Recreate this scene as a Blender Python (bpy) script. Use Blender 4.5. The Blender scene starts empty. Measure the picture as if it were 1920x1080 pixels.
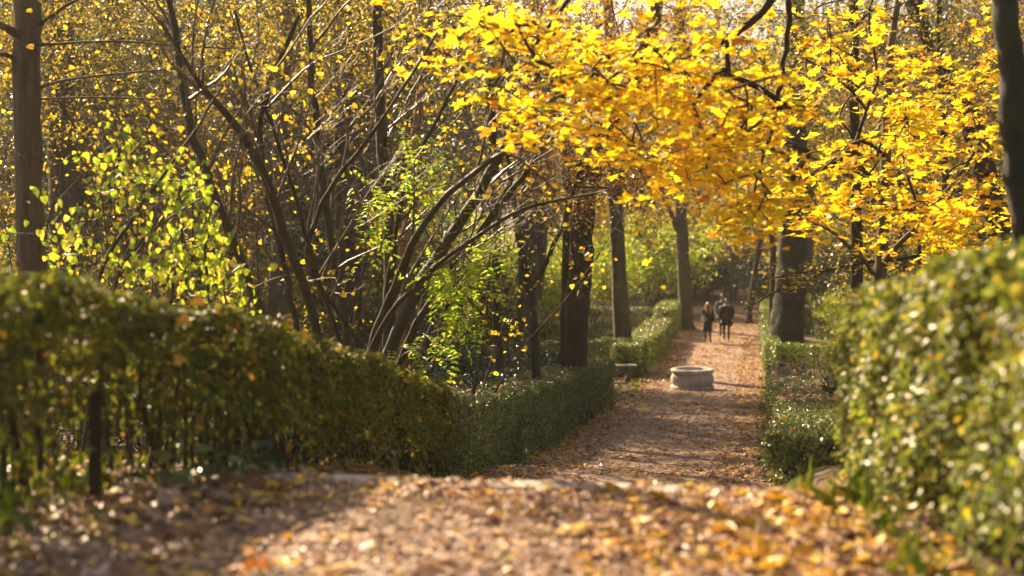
import bpy, bmesh, math, random
import numpy as np
from mathutils import Vector, Matrix

# ------------------------------------------------------------------ camera, world, sun, exposure
SC = bpy.context.scene
F_PX = 2667.0            # focal length in pixels of the 1920 px wide photograph (50 mm lens)
HORIZON = 395.0
PITCH = math.atan((540.0 - HORIZON) / F_PX)
CZ = 1.55
cd = bpy.data.cameras.new("camera"); cam = bpy.data.objects.new("camera", cd)
SC.collection.objects.link(cam); SC.camera = cam
cd.lens = 50.0; cd.sensor_width = 36.0; cd.clip_start = 0.05; cd.clip_end = 600.0
cam.location = (0, 0, CZ); cam.rotation_euler = (math.pi / 2 - PITCH, 0, 0)
cd.dof.use_dof = True; cd.dof.focus_distance = 20.0; cd.dof.aperture_fstop = 1.1; cd.dof.aperture_blades = 0

SUN_AZ = math.radians(-35)      # from straight ahead (+Y), negative = left
SUN_EL = math.radians(32)
world = bpy.data.worlds.new("World"); SC.world = world; world.use_nodes = True
wn = world.node_tree.nodes; wl = world.node_tree.links
bgn = wn.get("Background") or wn.new("ShaderNodeBackground")
sky = wn.new("ShaderNodeTexSky"); sky.sky_type = 'NISHITA'; sky.sun_disc = False
sky.sun_elevation = SUN_EL; sky.sun_rotation = SUN_AZ; sky.dust_density = 2.0; sky.ozone_density = 1.0
warm = wn.new("ShaderNodeMixRGB"); warm.blend_type = 'MULTIPLY'; warm.inputs[0].default_value = 1.0; warm.inputs[2].default_value = (1.0, 0.85, 0.68, 1)
wl.new(sky.outputs[0], warm.inputs[1]); wl.new(warm.outputs[0], bgn.inputs[0]); bgn.inputs[1].default_value = 0.06
sl = bpy.data.lights.new("sun", 'SUN'); sun = bpy.data.objects.new("sun", sl); SC.collection.objects.link(sun)
sl.energy = 5.0; sl.angle = math.radians(0.5); sl.color = (1.0, 0.77, 0.49)
sdir = Vector((math.sin(SUN_AZ) * math.cos(SUN_EL), math.cos(SUN_AZ) * math.cos(SUN_EL), math.sin(SUN_EL)))
sun.rotation_euler = sdir.to_track_quat('Z', 'Y').to_euler(); sun.location = (-30, 30, 40)
vs = SC.view_settings
vs.view_transform = 'Standard'; vs.look = 'None'; vs.gamma = 1.0; vs.exposure = 1.75
SC.cycles.max_bounces = 8; SC.cycles.diffuse_bounces = 3; SC.cycles.glossy_bounces = 2
SC.cycles.transmission_bounces = 4; SC.cycles.volume_bounces = 0; SC.cycles.transparent_max_bounces = 8
SC.cycles.use_denoising = True
SC.cycles.sample_clamp_indirect = 6.0
SC.render.use_persistent_data = False

RNG = np.random.default_rng(7)
COL = SC.collection

# ------------------------------------------------------------------ picture <-> space
_f = np.array([0, math.cos(PITCH), -math.sin(PITCH)]); _u = np.array([0, math.sin(PITCH), math.cos(PITCH)])
def P(px, py, D):
    """world point seen at pixel (px, py) at distance D along +Y"""
    d = _f + np.array([1, 0, 0]) * (px - 960) / F_PX - _u * (py - 540) / F_PX
    d = d * (D / d[1])
    return d + np.array([0, 0, CZ])

def smooth(a, b, x):
    t = np.clip((np.asarray(x, float) - a) / (b - a), 0, 1); return t * t * (3 - 2 * t)

_py = np.array([-20, 0, 6.5, 7.2, 8.0, 9.0, 10, 12, 14, 16, 18, 21.5, 26.5, 31, 34, 38, 42, 50, 58, 76, 110, 160, 260])
_pz = np.array([0, 0, 0, 0, -.04, -.17, -.31, -.62, -1.02, -1.48, -1.88, -2.37, -2.82, -3.02, -3.2, -3.5, -3.75, -3.85, -3.85, -3.85, -3.7, -2.5, 4.0])
def L(y): return np.interp(y, _py, _pz)
EDGE = 8.0
NSTEP = 13; STEP_RUN = 0.78; STEP_H = 0.155
def xc(y): return -0.3 + 0.175 * (np.asarray(y, float) - 8)        # centre of the path
def PZ(y):
    """height of the path: level, a flight of shallow steps, then the lower walk"""
    y = np.asarray(y, float)
    k = np.clip(np.floor((y - EDGE) / STEP_RUN) + 1, 0, NSTEP)
    z = np.where(y < EDGE, 0.0, -k * STEP_H)
    low = L(y)
    return np.where(y > EDGE + NSTEP * STEP_RUN, np.minimum(low, z), z)
def LIM(y):   # left half width of the walk: the tall hedge squeezes it at the head of the steps
    return np.interp(y, [6.0, 7.0, 7.8, 9, 12, 14, 18], [2.05, 1.9, 1.35, 1.2, 1.45, 1.65, 2.05])
def bumps(x, y, s=1.0):
    return 0.02 * np.sin(x * 2.1 * s + y * 1.3) + 0.015 * np.sin(x * 4.7 * s - y * 3.1 + 1) + 0.02 * np.sin(y * 0.9 + x * .7 + 2)
def GZ(x, y):
    x = np.asarray(x, float); y = np.asarray(y, float)
    s = x - xc(y); lim = np.where(s < 0, LIM(y), 2.05); inside = 1 - smooth(lim - .25, lim + .15, np.abs(s))
    stair = smooth(7.2, 8.4, y) * (1 - smooth(18, 20.5, y))
    far = smooth(2.2, 3.5, np.abs(s))
    base = L(y) + far * bumps(x, y) * 1.5
    base = base - inside * (0.05 + 0.5 * stair)
    return base

# ------------------------------------------------------------------ mesh helpers
def mesh_np(name, V, faces_list, mat=None, smooth_shade=False, parent=None, mats=None, mat_idx=None):
    """V (n,3); faces_list: list of (m,k) int arrays of polygons with k corners"""
    me = bpy.data.meshes.new(name)
    V = np.asarray(V, np.float32)
    me.vertices.add(len(V)); me.vertices.foreach_set("co", V.ravel())
    loops = np.concatenate([np.asarray(f).ravel() for f in faces_list]).astype(np.int32)
    starts = []; off = 0
    for f in faces_list:
        f = np.asarray(f); starts.append(off + np.arange(len(f)) * f.shape[1]); off += f.size
    starts = np.concatenate(starts).astype(np.int32)
    me.loops.add(len(loops)); me.loops.foreach_set("vertex_index", loops)
    me.polygons.add(len(starts)); me.polygons.foreach_set("loop_start", starts)
    me.polygons.foreach_set("use_smooth", np.full(len(starts), bool(smooth_shade)))
    if mat is not None: me.materials.append(mat)
    if mats:
        for m in mats: me.materials.append(m)
        me.polygons.foreach_set("material_index", np.asarray(mat_idx, np.int32))
    me.update(calc_edges=True)
    o = bpy.data.objects.new(name, me); COL.objects.link(o)
    if parent is not None: o.parent = parent
    return o

def tag(o, label=None, cat=None, group=None, kind=None):
    if label: o["label"] = label
    if cat: o["category"] = cat
    if group: o["group"] = group
    if kind: o["kind"] = kind
    return o

def thing(name, label, cat, loc=(0, 0, 0), group=None, rz=0.0):
    o = bpy.data.objects.new(name, None); COL.objects.link(o)
    o.location = tuple(float(v) for v in loc); o.rotation_euler = (0, 0, rz); o.empty_display_size = 0.3
    return tag(o, label, cat, group)

def adopt(o, root):
    """parent a mesh made in world coordinates to its thing, keeping it where it is"""
    me = o.data
    me.transform(Matrix.Translation(-Vector(root.location)))
    o.parent = root
    return o

def copy_thing(root, loc, rz, scale=1.0, label=None, group=None):
    kids = [(c, list(c.children)) for c in root.children]
    r = root.copy(); COL.objects.link(r); r.location = tuple(float(v) for v in loc); r.rotation_euler = (0, 0, rz)
    r.scale = (scale, scale, scale)
    if label: r["label"] = label
    if group: r["group"] = group
    for c, gs in kids:
        d = c.copy(); COL.objects.link(d); d.parent = r
        for g in gs:
            e = g.copy(); COL.objects.link(e); e.parent = d
    return r

def norm(v, axis=-1):
    n = np.linalg.norm(v, axis=axis, keepdims=True); return v / np.maximum(n, 1e-9)

def tubes(lines, radii, sides=5):
    """lines (M,n,3) radii (M,n) -> V, F(quads)"""
    lines = np.asarray(lines, float); radii = np.asarray(radii, float)
    M, n, _ = lines.shape
    t = np.empty_like(lines)
    t[:, 1:-1] = lines[:, 2:] - lines[:, :-2]; t[:, 0] = lines[:, 1] - lines[:, 0]; t[:, -1] = lines[:, -1] - lines[:, -2]
    t = norm(t)
    mean = norm(lines[:, -1] - lines[:, 0])
    ref = np.zeros((M, 3)); ref[np.arange(M), np.argmin(np.abs(mean), axis=1)] = 1
    u = norm(np.cross(t, ref[:, None, :])); v = np.cross(t, u)
    a = np.arange(sides) * 2 * math.pi / sides
    ring = u[:, :, None, :] * np.cos(a)[None, None, :, None] + v[:, :, None, :] * np.sin(a)[None, None, :, None]
    V = lines[:, :, None, :] + ring * radii[:, :, None, None]
    V = V.reshape(-1, 3)
    idx = np.arange(M * n * sides).reshape(M, n, sides)
    a0 = idx[:, :-1, :]; a1 = idx[:, 1:, :]
    F = np.stack([a0, np.roll(a0, -1, 2), np.roll(a1, -1, 2), a1], -1).reshape(-1, 4)
    return V, F

def join_tubes(name, sets, mat, parent=None):
    """sets: list of (lines, radii, sides)"""
    Vs, Fs, off = [], [], 0
    for ln, rd, sd in sets:
        if len(ln) == 0: continue
        V, Fq = tubes(ln, rd, sd); Vs.append(V); Fs.append(Fq + off); off += len(V)
    return mesh_np(name, np.concatenate(Vs), [np.concatenate(Fs)], mat, True, parent)

# leaf templates: verts (x across, y along, z up), faces
def _oval():
    V = np.array([[0, 0, 0], [-.27, .3, .07], [-.22, .68, .06], [0, 1, -.04], [.22, .68, .06], [.27, .3, .07]], float)
    return V, [np.array([[0, 3, 2, 1], [0, 5, 4, 3]])]
def _diamond():
    V = np.array([[0, 0, 0], [-.27, .45, .06], [0, 1, 0], [.27, .45, .06]], float)
    return V, [np.array([[0, 2, 1], [0, 3, 2]])]
def _heart():
    V = np.array([[0, .08, 0], [-.22, -.02, .03], [-.44, .2, .08], [-.36, .6, .05], [0, 1.05, -.06], [.36, .6, .05], [.44, .2, .08], [.22, -.02, .03]], float)
    return V, [np.array([[0, 4, 3, 2], [0, 6, 5, 4]]), np.array([[0, 2, 1], [0, 7, 6]])]
def _maple():
    P_ = [(0, 0), (.24, .02), (.5, -.04), (.36, .18), (.58, .5), (.27, .46), (.2, .62), (0, 1.0), (-.2, .62), (-.27, .46), (-.58, .5), (-.36, .18), (-.5, -.04), (-.24, .02)]
    V = [(0, .32, -.05)] + [(x, y, .14 * (x * x) * 2 + .05 * math.sin(7 * x + 5 * y)) for x, y in P_]
    n = len(P_)
    Fc = np.array([[0, 1 + (i + 1) % n, 1 + i] for i in range(n)])
    return np.array(V, float), [Fc]
OVAL, DIAMOND, HEART, MAPLE = _oval(), _diamond(), _heart(), _maple()

def leaf_data(pos, normal, size, template, rng, along=None, curl=None, width=None):
    N = len(pos); Vt, Ft = template
    n = norm(normal)
    if along is None: along = rng.normal(size=(N, 3))
    b = norm(along - n * np.sum(along * n, -1, keepdims=True)); t = np.cross(b, n)
    size = np.broadcast_to(np.asarray(size, float), (N,))
    cz = np.ones(N) if curl is None else curl
    wx = np.ones(N) if width is None else width
    V = (Vt[None, :, 0, None] * t[:, None, :] * wx[:, None, None] + Vt[None, :, 1, None] * b[:, None, :] + Vt[None, :, 2, None] * n[:, None, :] * cz[:, None, None]) * size[:, None, None] + pos[:, None, :]
    k = len(Vt)
    Fs = [(f[None] + (np.arange(N) * k)[:, None, None]).reshape(-1, f.shape[1]) for f in Ft]
    return V.reshape(-1, 3), Fs

def leaf_object(name, parts, mat, parent=None):
    Vs, by, off = [], {}, 0
    for V, Fs in parts:
        Vs.append(V)
        for f in Fs: by.setdefault(f.shape[1], []).append(f + off)
        off += len(V)
    return mesh_np(name, np.concatenate(Vs), [np.concatenate(v) for v in by.values()], mat, False, parent)

# ------------------------------------------------------------------ materials
def nt(name):
    m = bpy.data.materials.new(name); m.use_nodes = True
    t = m.node_tree; t.nodes.clear(); out = t.nodes.new("ShaderNodeOutputMaterial")
    return m, t, out
def ramp(t, stops, fac=None, interp='LINEAR'):
    r = t.nodes.new("ShaderNodeValToRGB"); r.color_ramp.interpolation = interp
    e = r.color_ramp.elements
    while len(e) > 1: e.remove(e[-1])
    e[0].position = stops[0][0]; e[0].color = (*stops[0][1], 1)
    for p, c in stops[1:]:
        x = e.new(p); x.color = (*c, 1)
    if fac is not None: t.links.new(fac, r.inputs[0])
    return r
def noise(t, scale, detail=4, rough=.55, vec=None, stretch=None):
    tc = t.nodes.new("ShaderNodeTexCoord"); n = t.nodes.new("ShaderNodeTexNoise")
    n.inputs["Scale"].default_value = scale; n.inputs["Detail"].default_value = detail; n.inputs["Roughness"].default_value = rough
    src = tc.outputs["Object"]
    if stretch:
        mp = t.nodes.new("ShaderNodeMapping"); mp.inputs["Scale"].default_value = stretch
        t.links.new(src, mp.inputs[0]); src = mp.outputs[0]
    t.links.new(src, n.inputs["Vector"]); return n

def leaf_mat(name, stops, trans=0.5, rough=0.42, spec=0.5, tcol=None):
    m, t, out = nt(name)
    g = t.nodes.new("ShaderNodeNewGeometry")
    r = ramp(t, stops, g.outputs["Random Per Island"])
    nz = noise(t, 18, 2)
    hs = t.nodes.new("ShaderNodeHueSaturation"); t.links.new(r.outputs[0], hs.inputs["Color"])
    mr = t.nodes.new("ShaderNodeMapRange"); mr.inputs[1].default_value = .3; mr.inputs[2].default_value = .7; mr.inputs[3].default_value = .72; mr.inputs[4].default_value = 1.25
    t.links.new(nz.outputs[0], mr.inputs[0]); t.links.new(mr.outputs[0], hs.inputs["Value"])
    pb = t.nodes.new("ShaderNodeBsdfPrincipled"); t.links.new(hs.outputs[0], pb.inputs["Base Color"])
    pb.inputs["Roughness"].default_value = rough; pb.inputs["Specular IOR Level"].default_value = spec
    tr = t.nodes.new("ShaderNodeBsdfTranslucent")
    if tcol:
        mx = t.nodes.new("ShaderNodeMixRGB"); mx.blend_type = 'MULTIPLY'; mx.inputs[0].default_value = 1; mx.inputs[2].default_value = (*tcol, 1)
        t.links.new(hs.outputs[0], mx.inputs[1]); t.links.new(mx.outputs[0], tr.inputs[0])
    else: t.links.new(hs.outputs[0], tr.inputs[0])
    ms = t.nodes.new("ShaderNodeMixShader"); ms.inputs[0].default_value = trans
    t.links.new(pb.outputs[0], ms.inputs[1]); t.links.new(tr.outputs[0], ms.inputs[2]); t.links.new(ms.outputs[0], out.inputs[0])
    return m

def bark_mat(name, c1, c2, scale=14, bump=.6, moss=None, rough=.75, spec=.4):
    m, t, out = nt(name)
    n = noise(t, scale, 6, .65, stretch=(1, 1, .16))
    n2 = noise(t, 2.3, 3)
    r = ramp(t, [(.32, c1), (.66, c2)], n.outputs[0])
    col = r.outputs[0]
    if moss:
        mx = t.nodes.new("ShaderNodeMixRGB"); rr = ramp(t, [(.45, (0, 0, 0)), (.62, (1, 1, 1))], n2.outputs[0])
        t.links.new(rr.outputs[0], mx.inputs[0]); t.links.new(col, mx.inputs[1]); mx.inputs[2].default_value = (*moss, 1); col = mx.outputs[0]
    pb = t.nodes.new("ShaderNodeBsdfPrincipled"); t.links.new(col, pb.inputs["Base Color"])
    pb.inputs["Roughness"].default_value = rough; pb.inputs["Specular IOR Level"].default_value = spec
    b = t.nodes.new("ShaderNodeBump"); b.inputs["Strength"].default_value = bump; b.inputs["Distance"].default_value = .03
    t.links.new(n.outputs[0], b.inputs["Height"]); t.links.new(b.outputs[0], pb.inputs["Normal"]); t.links.new(pb.outputs[0], out.inputs[0])
    return m

def plain_mat(name, c, rough=.6, spec=.4, var=.25, scale=20, bump=0.0):
    m, t, out = nt(name)
    n = noise(t, scale, 5)
    lo = tuple(x * (1 - var) for x in c); hi = tuple(min(1, x * (1 + var)) for x in c)
    r = ramp(t, [(.3, lo), (.7, hi)], n.outputs[0])
    pb = t.nodes.new("ShaderNodeBsdfPrincipled"); t.links.new(r.outputs[0], pb.inputs["Base Color"])
    pb.inputs["Roughness"].default_value = rough; pb.inputs["Specular IOR Level"].default_value = spec
    if bump:
        b = t.nodes.new("ShaderNodeBump"); b.inputs["Strength"].default_value = bump; b.inputs["Distance"].default_value = .02
        t.links.new(n.outputs[0], b.inputs["Height"]); t.links.new(b.outputs[0], pb.inputs["Normal"])
    t.links.new(pb.outputs[0], out.inputs[0])
    return m

Y1, Y2, Y3 = (.80, .50, .02), (.85, .58, .03), (.72, .36, .015)
M_MAPLE = leaf_mat("maple_yellow", [(0, (.5, .2, .01)), (.07, (.86, .44, .01)), (.25, (.93, .62, .012)), (.55, (.95, .71, .015)), (.8, (.9, .74, .02)), (.93, (.6, .64, .03)), (1, (.8, .34, .01))], trans=.72, rough=.4)
M_GOLD = leaf_mat("gold_lit_unlit", [(0, (.06, .05, .015)), (.3, (.13, .10, .02)), (.5, (.28, .21, .025)), (.68, (.6, .44, .03)), (.84, (.85, .64, .03)), (.92, (.3, .32, .04)), (1, (.35, .16, .03))], trans=.55)  # dark share paints leaves as unlit, bright share as sunlit
M_GOLDB = leaf_mat("gold_bright", [(0, (.25, .14, .02)), (.2, (.6, .36, .02)), (.5, (.85, .6, .02)), (.85, (.85, .68, .03)), (1, (.55, .55, .04))], trans=.65)
M_OLIVE = leaf_mat("olive_small", [(0, (.04, .045, .015)), (.35, (.10, .10, .025)), (.6, (.22, .2, .03)), (.8, (.5, .42, .04)), (1, (.12, .16, .03))], trans=.5)
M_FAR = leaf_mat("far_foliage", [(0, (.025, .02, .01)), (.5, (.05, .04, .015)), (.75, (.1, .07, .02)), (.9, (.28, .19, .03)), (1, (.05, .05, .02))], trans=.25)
M_OLIVED = leaf_mat("olive_dull", [(0, (.06, .06, .015)), (.5, (.14, .13, .025)), (.85, (.3, .26, .03)), (1, (.5, .36, .03))], trans=.45)
M_RUST = leaf_mat("rust_small", [(0, (.1, .05, .02)), (.4, (.25, .12, .03)), (.75, (.6, .32, .04)), (1, (.3, .24, .04))], trans=.5)
M_LIME = leaf_mat("lime_leaf", [(0, (.12, .2, .02)), (.3, (.3, .42, .02)), (.6, (.5, .6, .03)), (.85, (.66, .66, .05)), (1, (.75, .6, .1))], trans=.6, rough=.35)
M_GREEN = leaf_mat("fresh_green_leaf", [(0, (.16, .3, .015)), (.4, (.34, .52, .02)), (.8, (.55, .66, .03)), (1, (.7, .66, .04))], trans=.65, rough=.38)
M_DARKGREEN = leaf_mat("evergreen_leaf", [(0, (.02, .045, .015)), (.5, (.04, .075, .02)), (.85, (.07, .11, .03)), (1, (.12, .14, .04))], trans=.2, rough=.25, spec=.8)
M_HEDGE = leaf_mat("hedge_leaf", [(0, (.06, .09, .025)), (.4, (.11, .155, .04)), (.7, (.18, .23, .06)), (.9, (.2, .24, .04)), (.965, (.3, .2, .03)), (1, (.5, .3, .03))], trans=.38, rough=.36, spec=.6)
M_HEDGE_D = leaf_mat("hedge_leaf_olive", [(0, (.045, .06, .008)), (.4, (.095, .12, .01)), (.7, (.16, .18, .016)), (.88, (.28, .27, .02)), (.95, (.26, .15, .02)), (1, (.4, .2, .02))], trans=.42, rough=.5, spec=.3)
M_HEDGE_R = leaf_mat("hedge_leaf_yellow_green", [(0, (.06, .06, .02)), (.3, (.11, .14, .025)), (.6, (.2, .25, .03)), (.84, (.34, .38, .03)), (.94, (.42, .33, .06)), (1, (.65, .45, .03))], trans=.5, rough=.36, spec=.5)  # yellow-green leaves mixed with some brown ones
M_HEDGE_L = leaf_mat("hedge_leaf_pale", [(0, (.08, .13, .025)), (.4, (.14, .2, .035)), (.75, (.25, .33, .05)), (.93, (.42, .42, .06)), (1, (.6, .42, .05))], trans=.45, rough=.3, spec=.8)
M_LITTER = leaf_mat("fallen_leaf", [(0, (.1, .045, .03)), (.2, (.26, .13, .08)), (.5, (.38, .21, .135)), (.78, (.58, .4, .29)), (.9, (.58, .3, .08)), (.95, (.74, .46, .04)), (1, (.6, .2, .03))], trans=.2, rough=.5)
M_LITTER_Y = leaf_mat("fallen_leaf_yellow", [(0, (.6, .28, .03)), (.4, (.75, .45, .03)), (.8, (.8, .52, .05)), (1, (.55, .45, .06))], trans=.3, rough=.45)
M_GRASS = leaf_mat("grass_blade", [(0, (.1, .15, .02)), (.5, (.24, .32, .03)), (1, (.5, .48, .08))], trans=.5)
M_BARK = bark_mat("bark_brown", (.03, .02, .012), (.11, .075, .045), bump=1.0)
M_BARKG = bark_mat("bark_grey", (.035, .026, .021), (.11, .085, .066), moss=(.09, .09, .035))
M_BARKD = bark_mat("bark_dark", (.014, .010, .007), (.055, .039, .027), spec=.2)
M_BARKB = bark_mat("bark_blackish", (.009, .007, .005), (.024, .018, .013), moss=(.03, .035, .012))
M_BARKO = bark_mat("bark_orange", (.14, .07, .035), (.33, .18, .09), scale=20)
M_TWIG = bark_mat("twig", (.04, .026, .021), (.11, .075, .06), scale=40, bump=.1, rough=.5, spec=.45)
M_STEM = bark_mat("shrub_bark", (.014, .011, .009), (.055, .042, .033), scale=18, bump=.4, moss=(.035, .037, .016), rough=.65, spec=.3)
M_BASIN = bark_mat("basin_stone", (.27, .255, .235), (.52, .5, .47), scale=5, bump=.3, rough=.85)
M_BENCH = bark_mat("bench_stone", (.1, .09, .08), (.2, .18, .16), scale=6, bump=.35, moss=(.07, .08, .045), rough=.9)
M_STONE = bark_mat("weathered_stone", (.38, .35, .32), (.68, .64, .6), scale=6, bump=.35, moss=(.2, .2, .13), rough=.85)

# ground: soil with specks of leaf litter
def ground_mat():
    m, t, out = nt("ground_soil")
    n1 = noise(t, .7, 4); n2 = noise(t, 26, 6, .7)
    r1 = ramp(t, [(.3, (.06, .045, .022)), (.5, (.11, .075, .04)), (.7, (.075, .085, .03))], n1.outputs[0])
    r2 = ramp(t, [(.35, (.35, .3, .25)), (.65, (1.5, 1.35, 1.15))], n2.outputs[0])
    mx = t.nodes.new("ShaderNodeMixRGB"); mx.blend_type = 'MULTIPLY'; mx.inputs[0].default_value = 1
    t.links.new(r1.outputs[0], mx.inputs[1]); t.links.new(r2.outputs[0], mx.inputs[2])
    pb = t.nodes.new("ShaderNodeBsdfPrincipled"); pb.inputs["Roughness"].default_value = .9
    b = t.nodes.new("ShaderNodeBump"); b.inputs["Strength"].default_value = .7; b.inputs["Distance"].default_value = .04
    t.links.new(n2.outputs[0], b.inputs["Height"]); t.links.new(b.outputs[0], pb.inputs["Normal"])
    t.links.new(mx.outputs[0], pb.inputs["Base Color"]); t.links.new(pb.outputs[0], out.inputs[0]); return m
def path_mat():
    m, t, out = nt("path_gravel")
    n1 = noise(t, .9, 5, .6); n2 = noise(t, 60, 5, .75); n3 = noise(t, 9, 4, .6)
    r1 = ramp(t, [(.3, (.23, .145, .105)), (.6, (.35, .235, .175)), (.8, (.44, .32, .25))], n1.outputs[0])
    r2 = ramp(t, [(.36, (.5, .45, .4)), (.55, (1, 1, 1)), (.72, (1.4, 1.35, 1.3))], n2.outputs[0])
    mx = t.nodes.new("ShaderNodeMixRGB"); mx.blend_type = 'MULTIPLY'; mx.inputs[0].default_value = 1
    t.links.new(r1.outputs[0], mx.inputs[1]); t.links.new(r2.outputs[0], mx.inputs[2])
    pb = t.nodes.new("ShaderNodeBsdfPrincipled"); pb.inputs["Roughness"].default_value = .8
    b = t.nodes.new("ShaderNodeBump"); b.inputs["Strength"].default_value = .6; b.inputs["Distance"].default_value = .03
    ad = t.nodes.new("ShaderNodeMath"); ad.operation = 'ADD'; t.links.new(n2.outputs[0], ad.inputs[0]); t.links.new(n3.outputs[0], ad.inputs[1])
    t.links.new(ad.outputs[0], b.inputs["Height"]); t.links.new(b.outputs[0], pb.inputs["Normal"])
    t.links.new(mx.outputs[0], pb.inputs["Base Color"]); t.links.new(pb.outputs[0], out.inputs[0]); return m
M_GROUND = ground_mat(); M_PATH = path_mat()

# ------------------------------------------------------------------ ground, path, steps
def build_ground():
    s = np.concatenate([-np.geomspace(150, 3.2, 34), np.linspace(-3, 3, 49), np.geomspace(3.2, 150, 34)])
    y = np.concatenate([np.linspace(-12, 6, 25), np.linspace(6.2, 26, 100), np.linspace(26.4, 80, 110), np.geomspace(81, 255, 24)])
    S, Y = np.meshgrid(s, y); X = S + xc(Y); Z = GZ(X, Y)
    V = np.stack([X, Y, Z], -1).reshape(-1, 3)
    idx = np.arange(V.shape[0]).reshape(S.shape)
    Fq = np.stack([idx[:-1, :-1], idx[:-1, 1:], idx[1:, 1:], idx[1:, :-1]], -1).reshape(-1, 4)
    tag(mesh_np("ground", V, [Fq], M_GROUND, True), kind="structure")
def warp(s, y):  # the flight of steps runs slightly askew
    w = smooth(5.5, 7.5, y) * (1 - smooth(18.5, 22, y))
    return y - 0.17 * s * w
def build_path():
    s = np.linspace(-2.05, 2.0, 28)
    ys = list(np.arange(-6, EDGE - .02, .15)) + [EDGE - .004]
    for k in range(NSTEP):
        y0 = EDGE + k * STEP_RUN + .004; ys += [y0, y0 + STEP_RUN * .5, y0 + STEP_RUN - .008]
    ys += list(np.arange(EDGE + NSTEP * STEP_RUN + .01, 78, .4))
    y = np.array(ys); S, Y = np.meshgrid(s, y)
    rag = 0.12 * np.sin(Y * 1.7) + .08 * np.sin(Y * 4.1 + 1)
    S = np.where(S < 0, S * LIM(Y) / 2.05, S)
    S2 = S * (1 + rag * .4 * (np.abs(S) > 1.9))
    X = S2 + xc(Y); Z = PZ(Y) + .01 + .012 * np.sin(X * 3 + Y * 2.2) * (np.abs(S) < 1.9)
    Z = np.where(np.abs(S) > 1.95, Z - .04, Z)
    V = np.stack([X, warp(S, Y), Z], -1).reshape(-1, 3); idx = np.arange(len(V)).reshape(S.shape)
    Fq = np.stack([idx[:-1, :-1], idx[:-1, 1:], idx[1:, 1:], idx[1:, :-1]], -1).reshape(-1, 4)
    tag(mesh_np("path", V, [Fq], M_PATH, False), kind="structure")
    # cross walk at the far end
    s = np.linspace(-40, 40, 60); y = np.linspace(74, 79.5, 8); S, Y = np.meshgrid(s, y); X = S + xc(Y)
    V = np.stack([X, Y, L(Y) + .05 + bumps(X, Y)], -1).reshape(-1, 3); idx = np.arange(len(V)).reshape(S.shape)
    Fq = np.stack([idx[:-1, :-1], idx[:-1, 1:], idx[1:, 1:], idx[1:, :-1]], -1).reshape(-1, 4)
    tag(mesh_np("cross_path", V, [Fq], M_PATH, True), kind="structure")
def build_steps():
    bm = bmesh.new()
    for k in range(NSTEP):
        y = EDGE + k * STEP_RUN; z = -k * STEP_H
        edges = np.linspace(-float(LIM(y)) + .12, 1.5, 5) + RNG.uniform(-.06, .06, 5)
        for a, b in zip(edges[:-1], edges[1:]):
            h = RNG.uniform(-.004, .008)
            vs_ = []
            for (ss, yy, zz) in [(a + .006, y - .16, z + .02 + h), (b - .006, y - .16, z + .02 + h), (b - .006, y + .03, z + .024 + h), (a + .006, y + .03, z + .024 + h),
                                 (a + .006, y - .16, z - .2), (b - .006, y - .16, z - .2), (b - .006, y + .03, z - .2), (a + .006, y + .03, z - .2)]:
                vs_.append(bm.verts.new((ss + float(xc(yy)), float(warp(ss, yy)), zz)))
            for q in [(0, 1, 2, 3), (7, 6, 5, 4), (0, 4, 5, 1), (1, 5, 6, 2), (2, 6, 7, 3), (3, 7, 4, 0)]:
                bm.faces.new([vs_[i] for i in q])
    bmesh.ops.bevel(bm, geom=bm.edges[:], offset=.008, segments=2, affect='EDGES')
    me = bpy.data.meshes.new("steps"); bm.to_mesh(me); bm.free(); me.materials.append(M_STONE)
    o = bpy.data.objects.new("steps", me); COL.objects.link(o); tag(o, kind="structure")
build_ground(); build_path(); build_steps()

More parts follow.
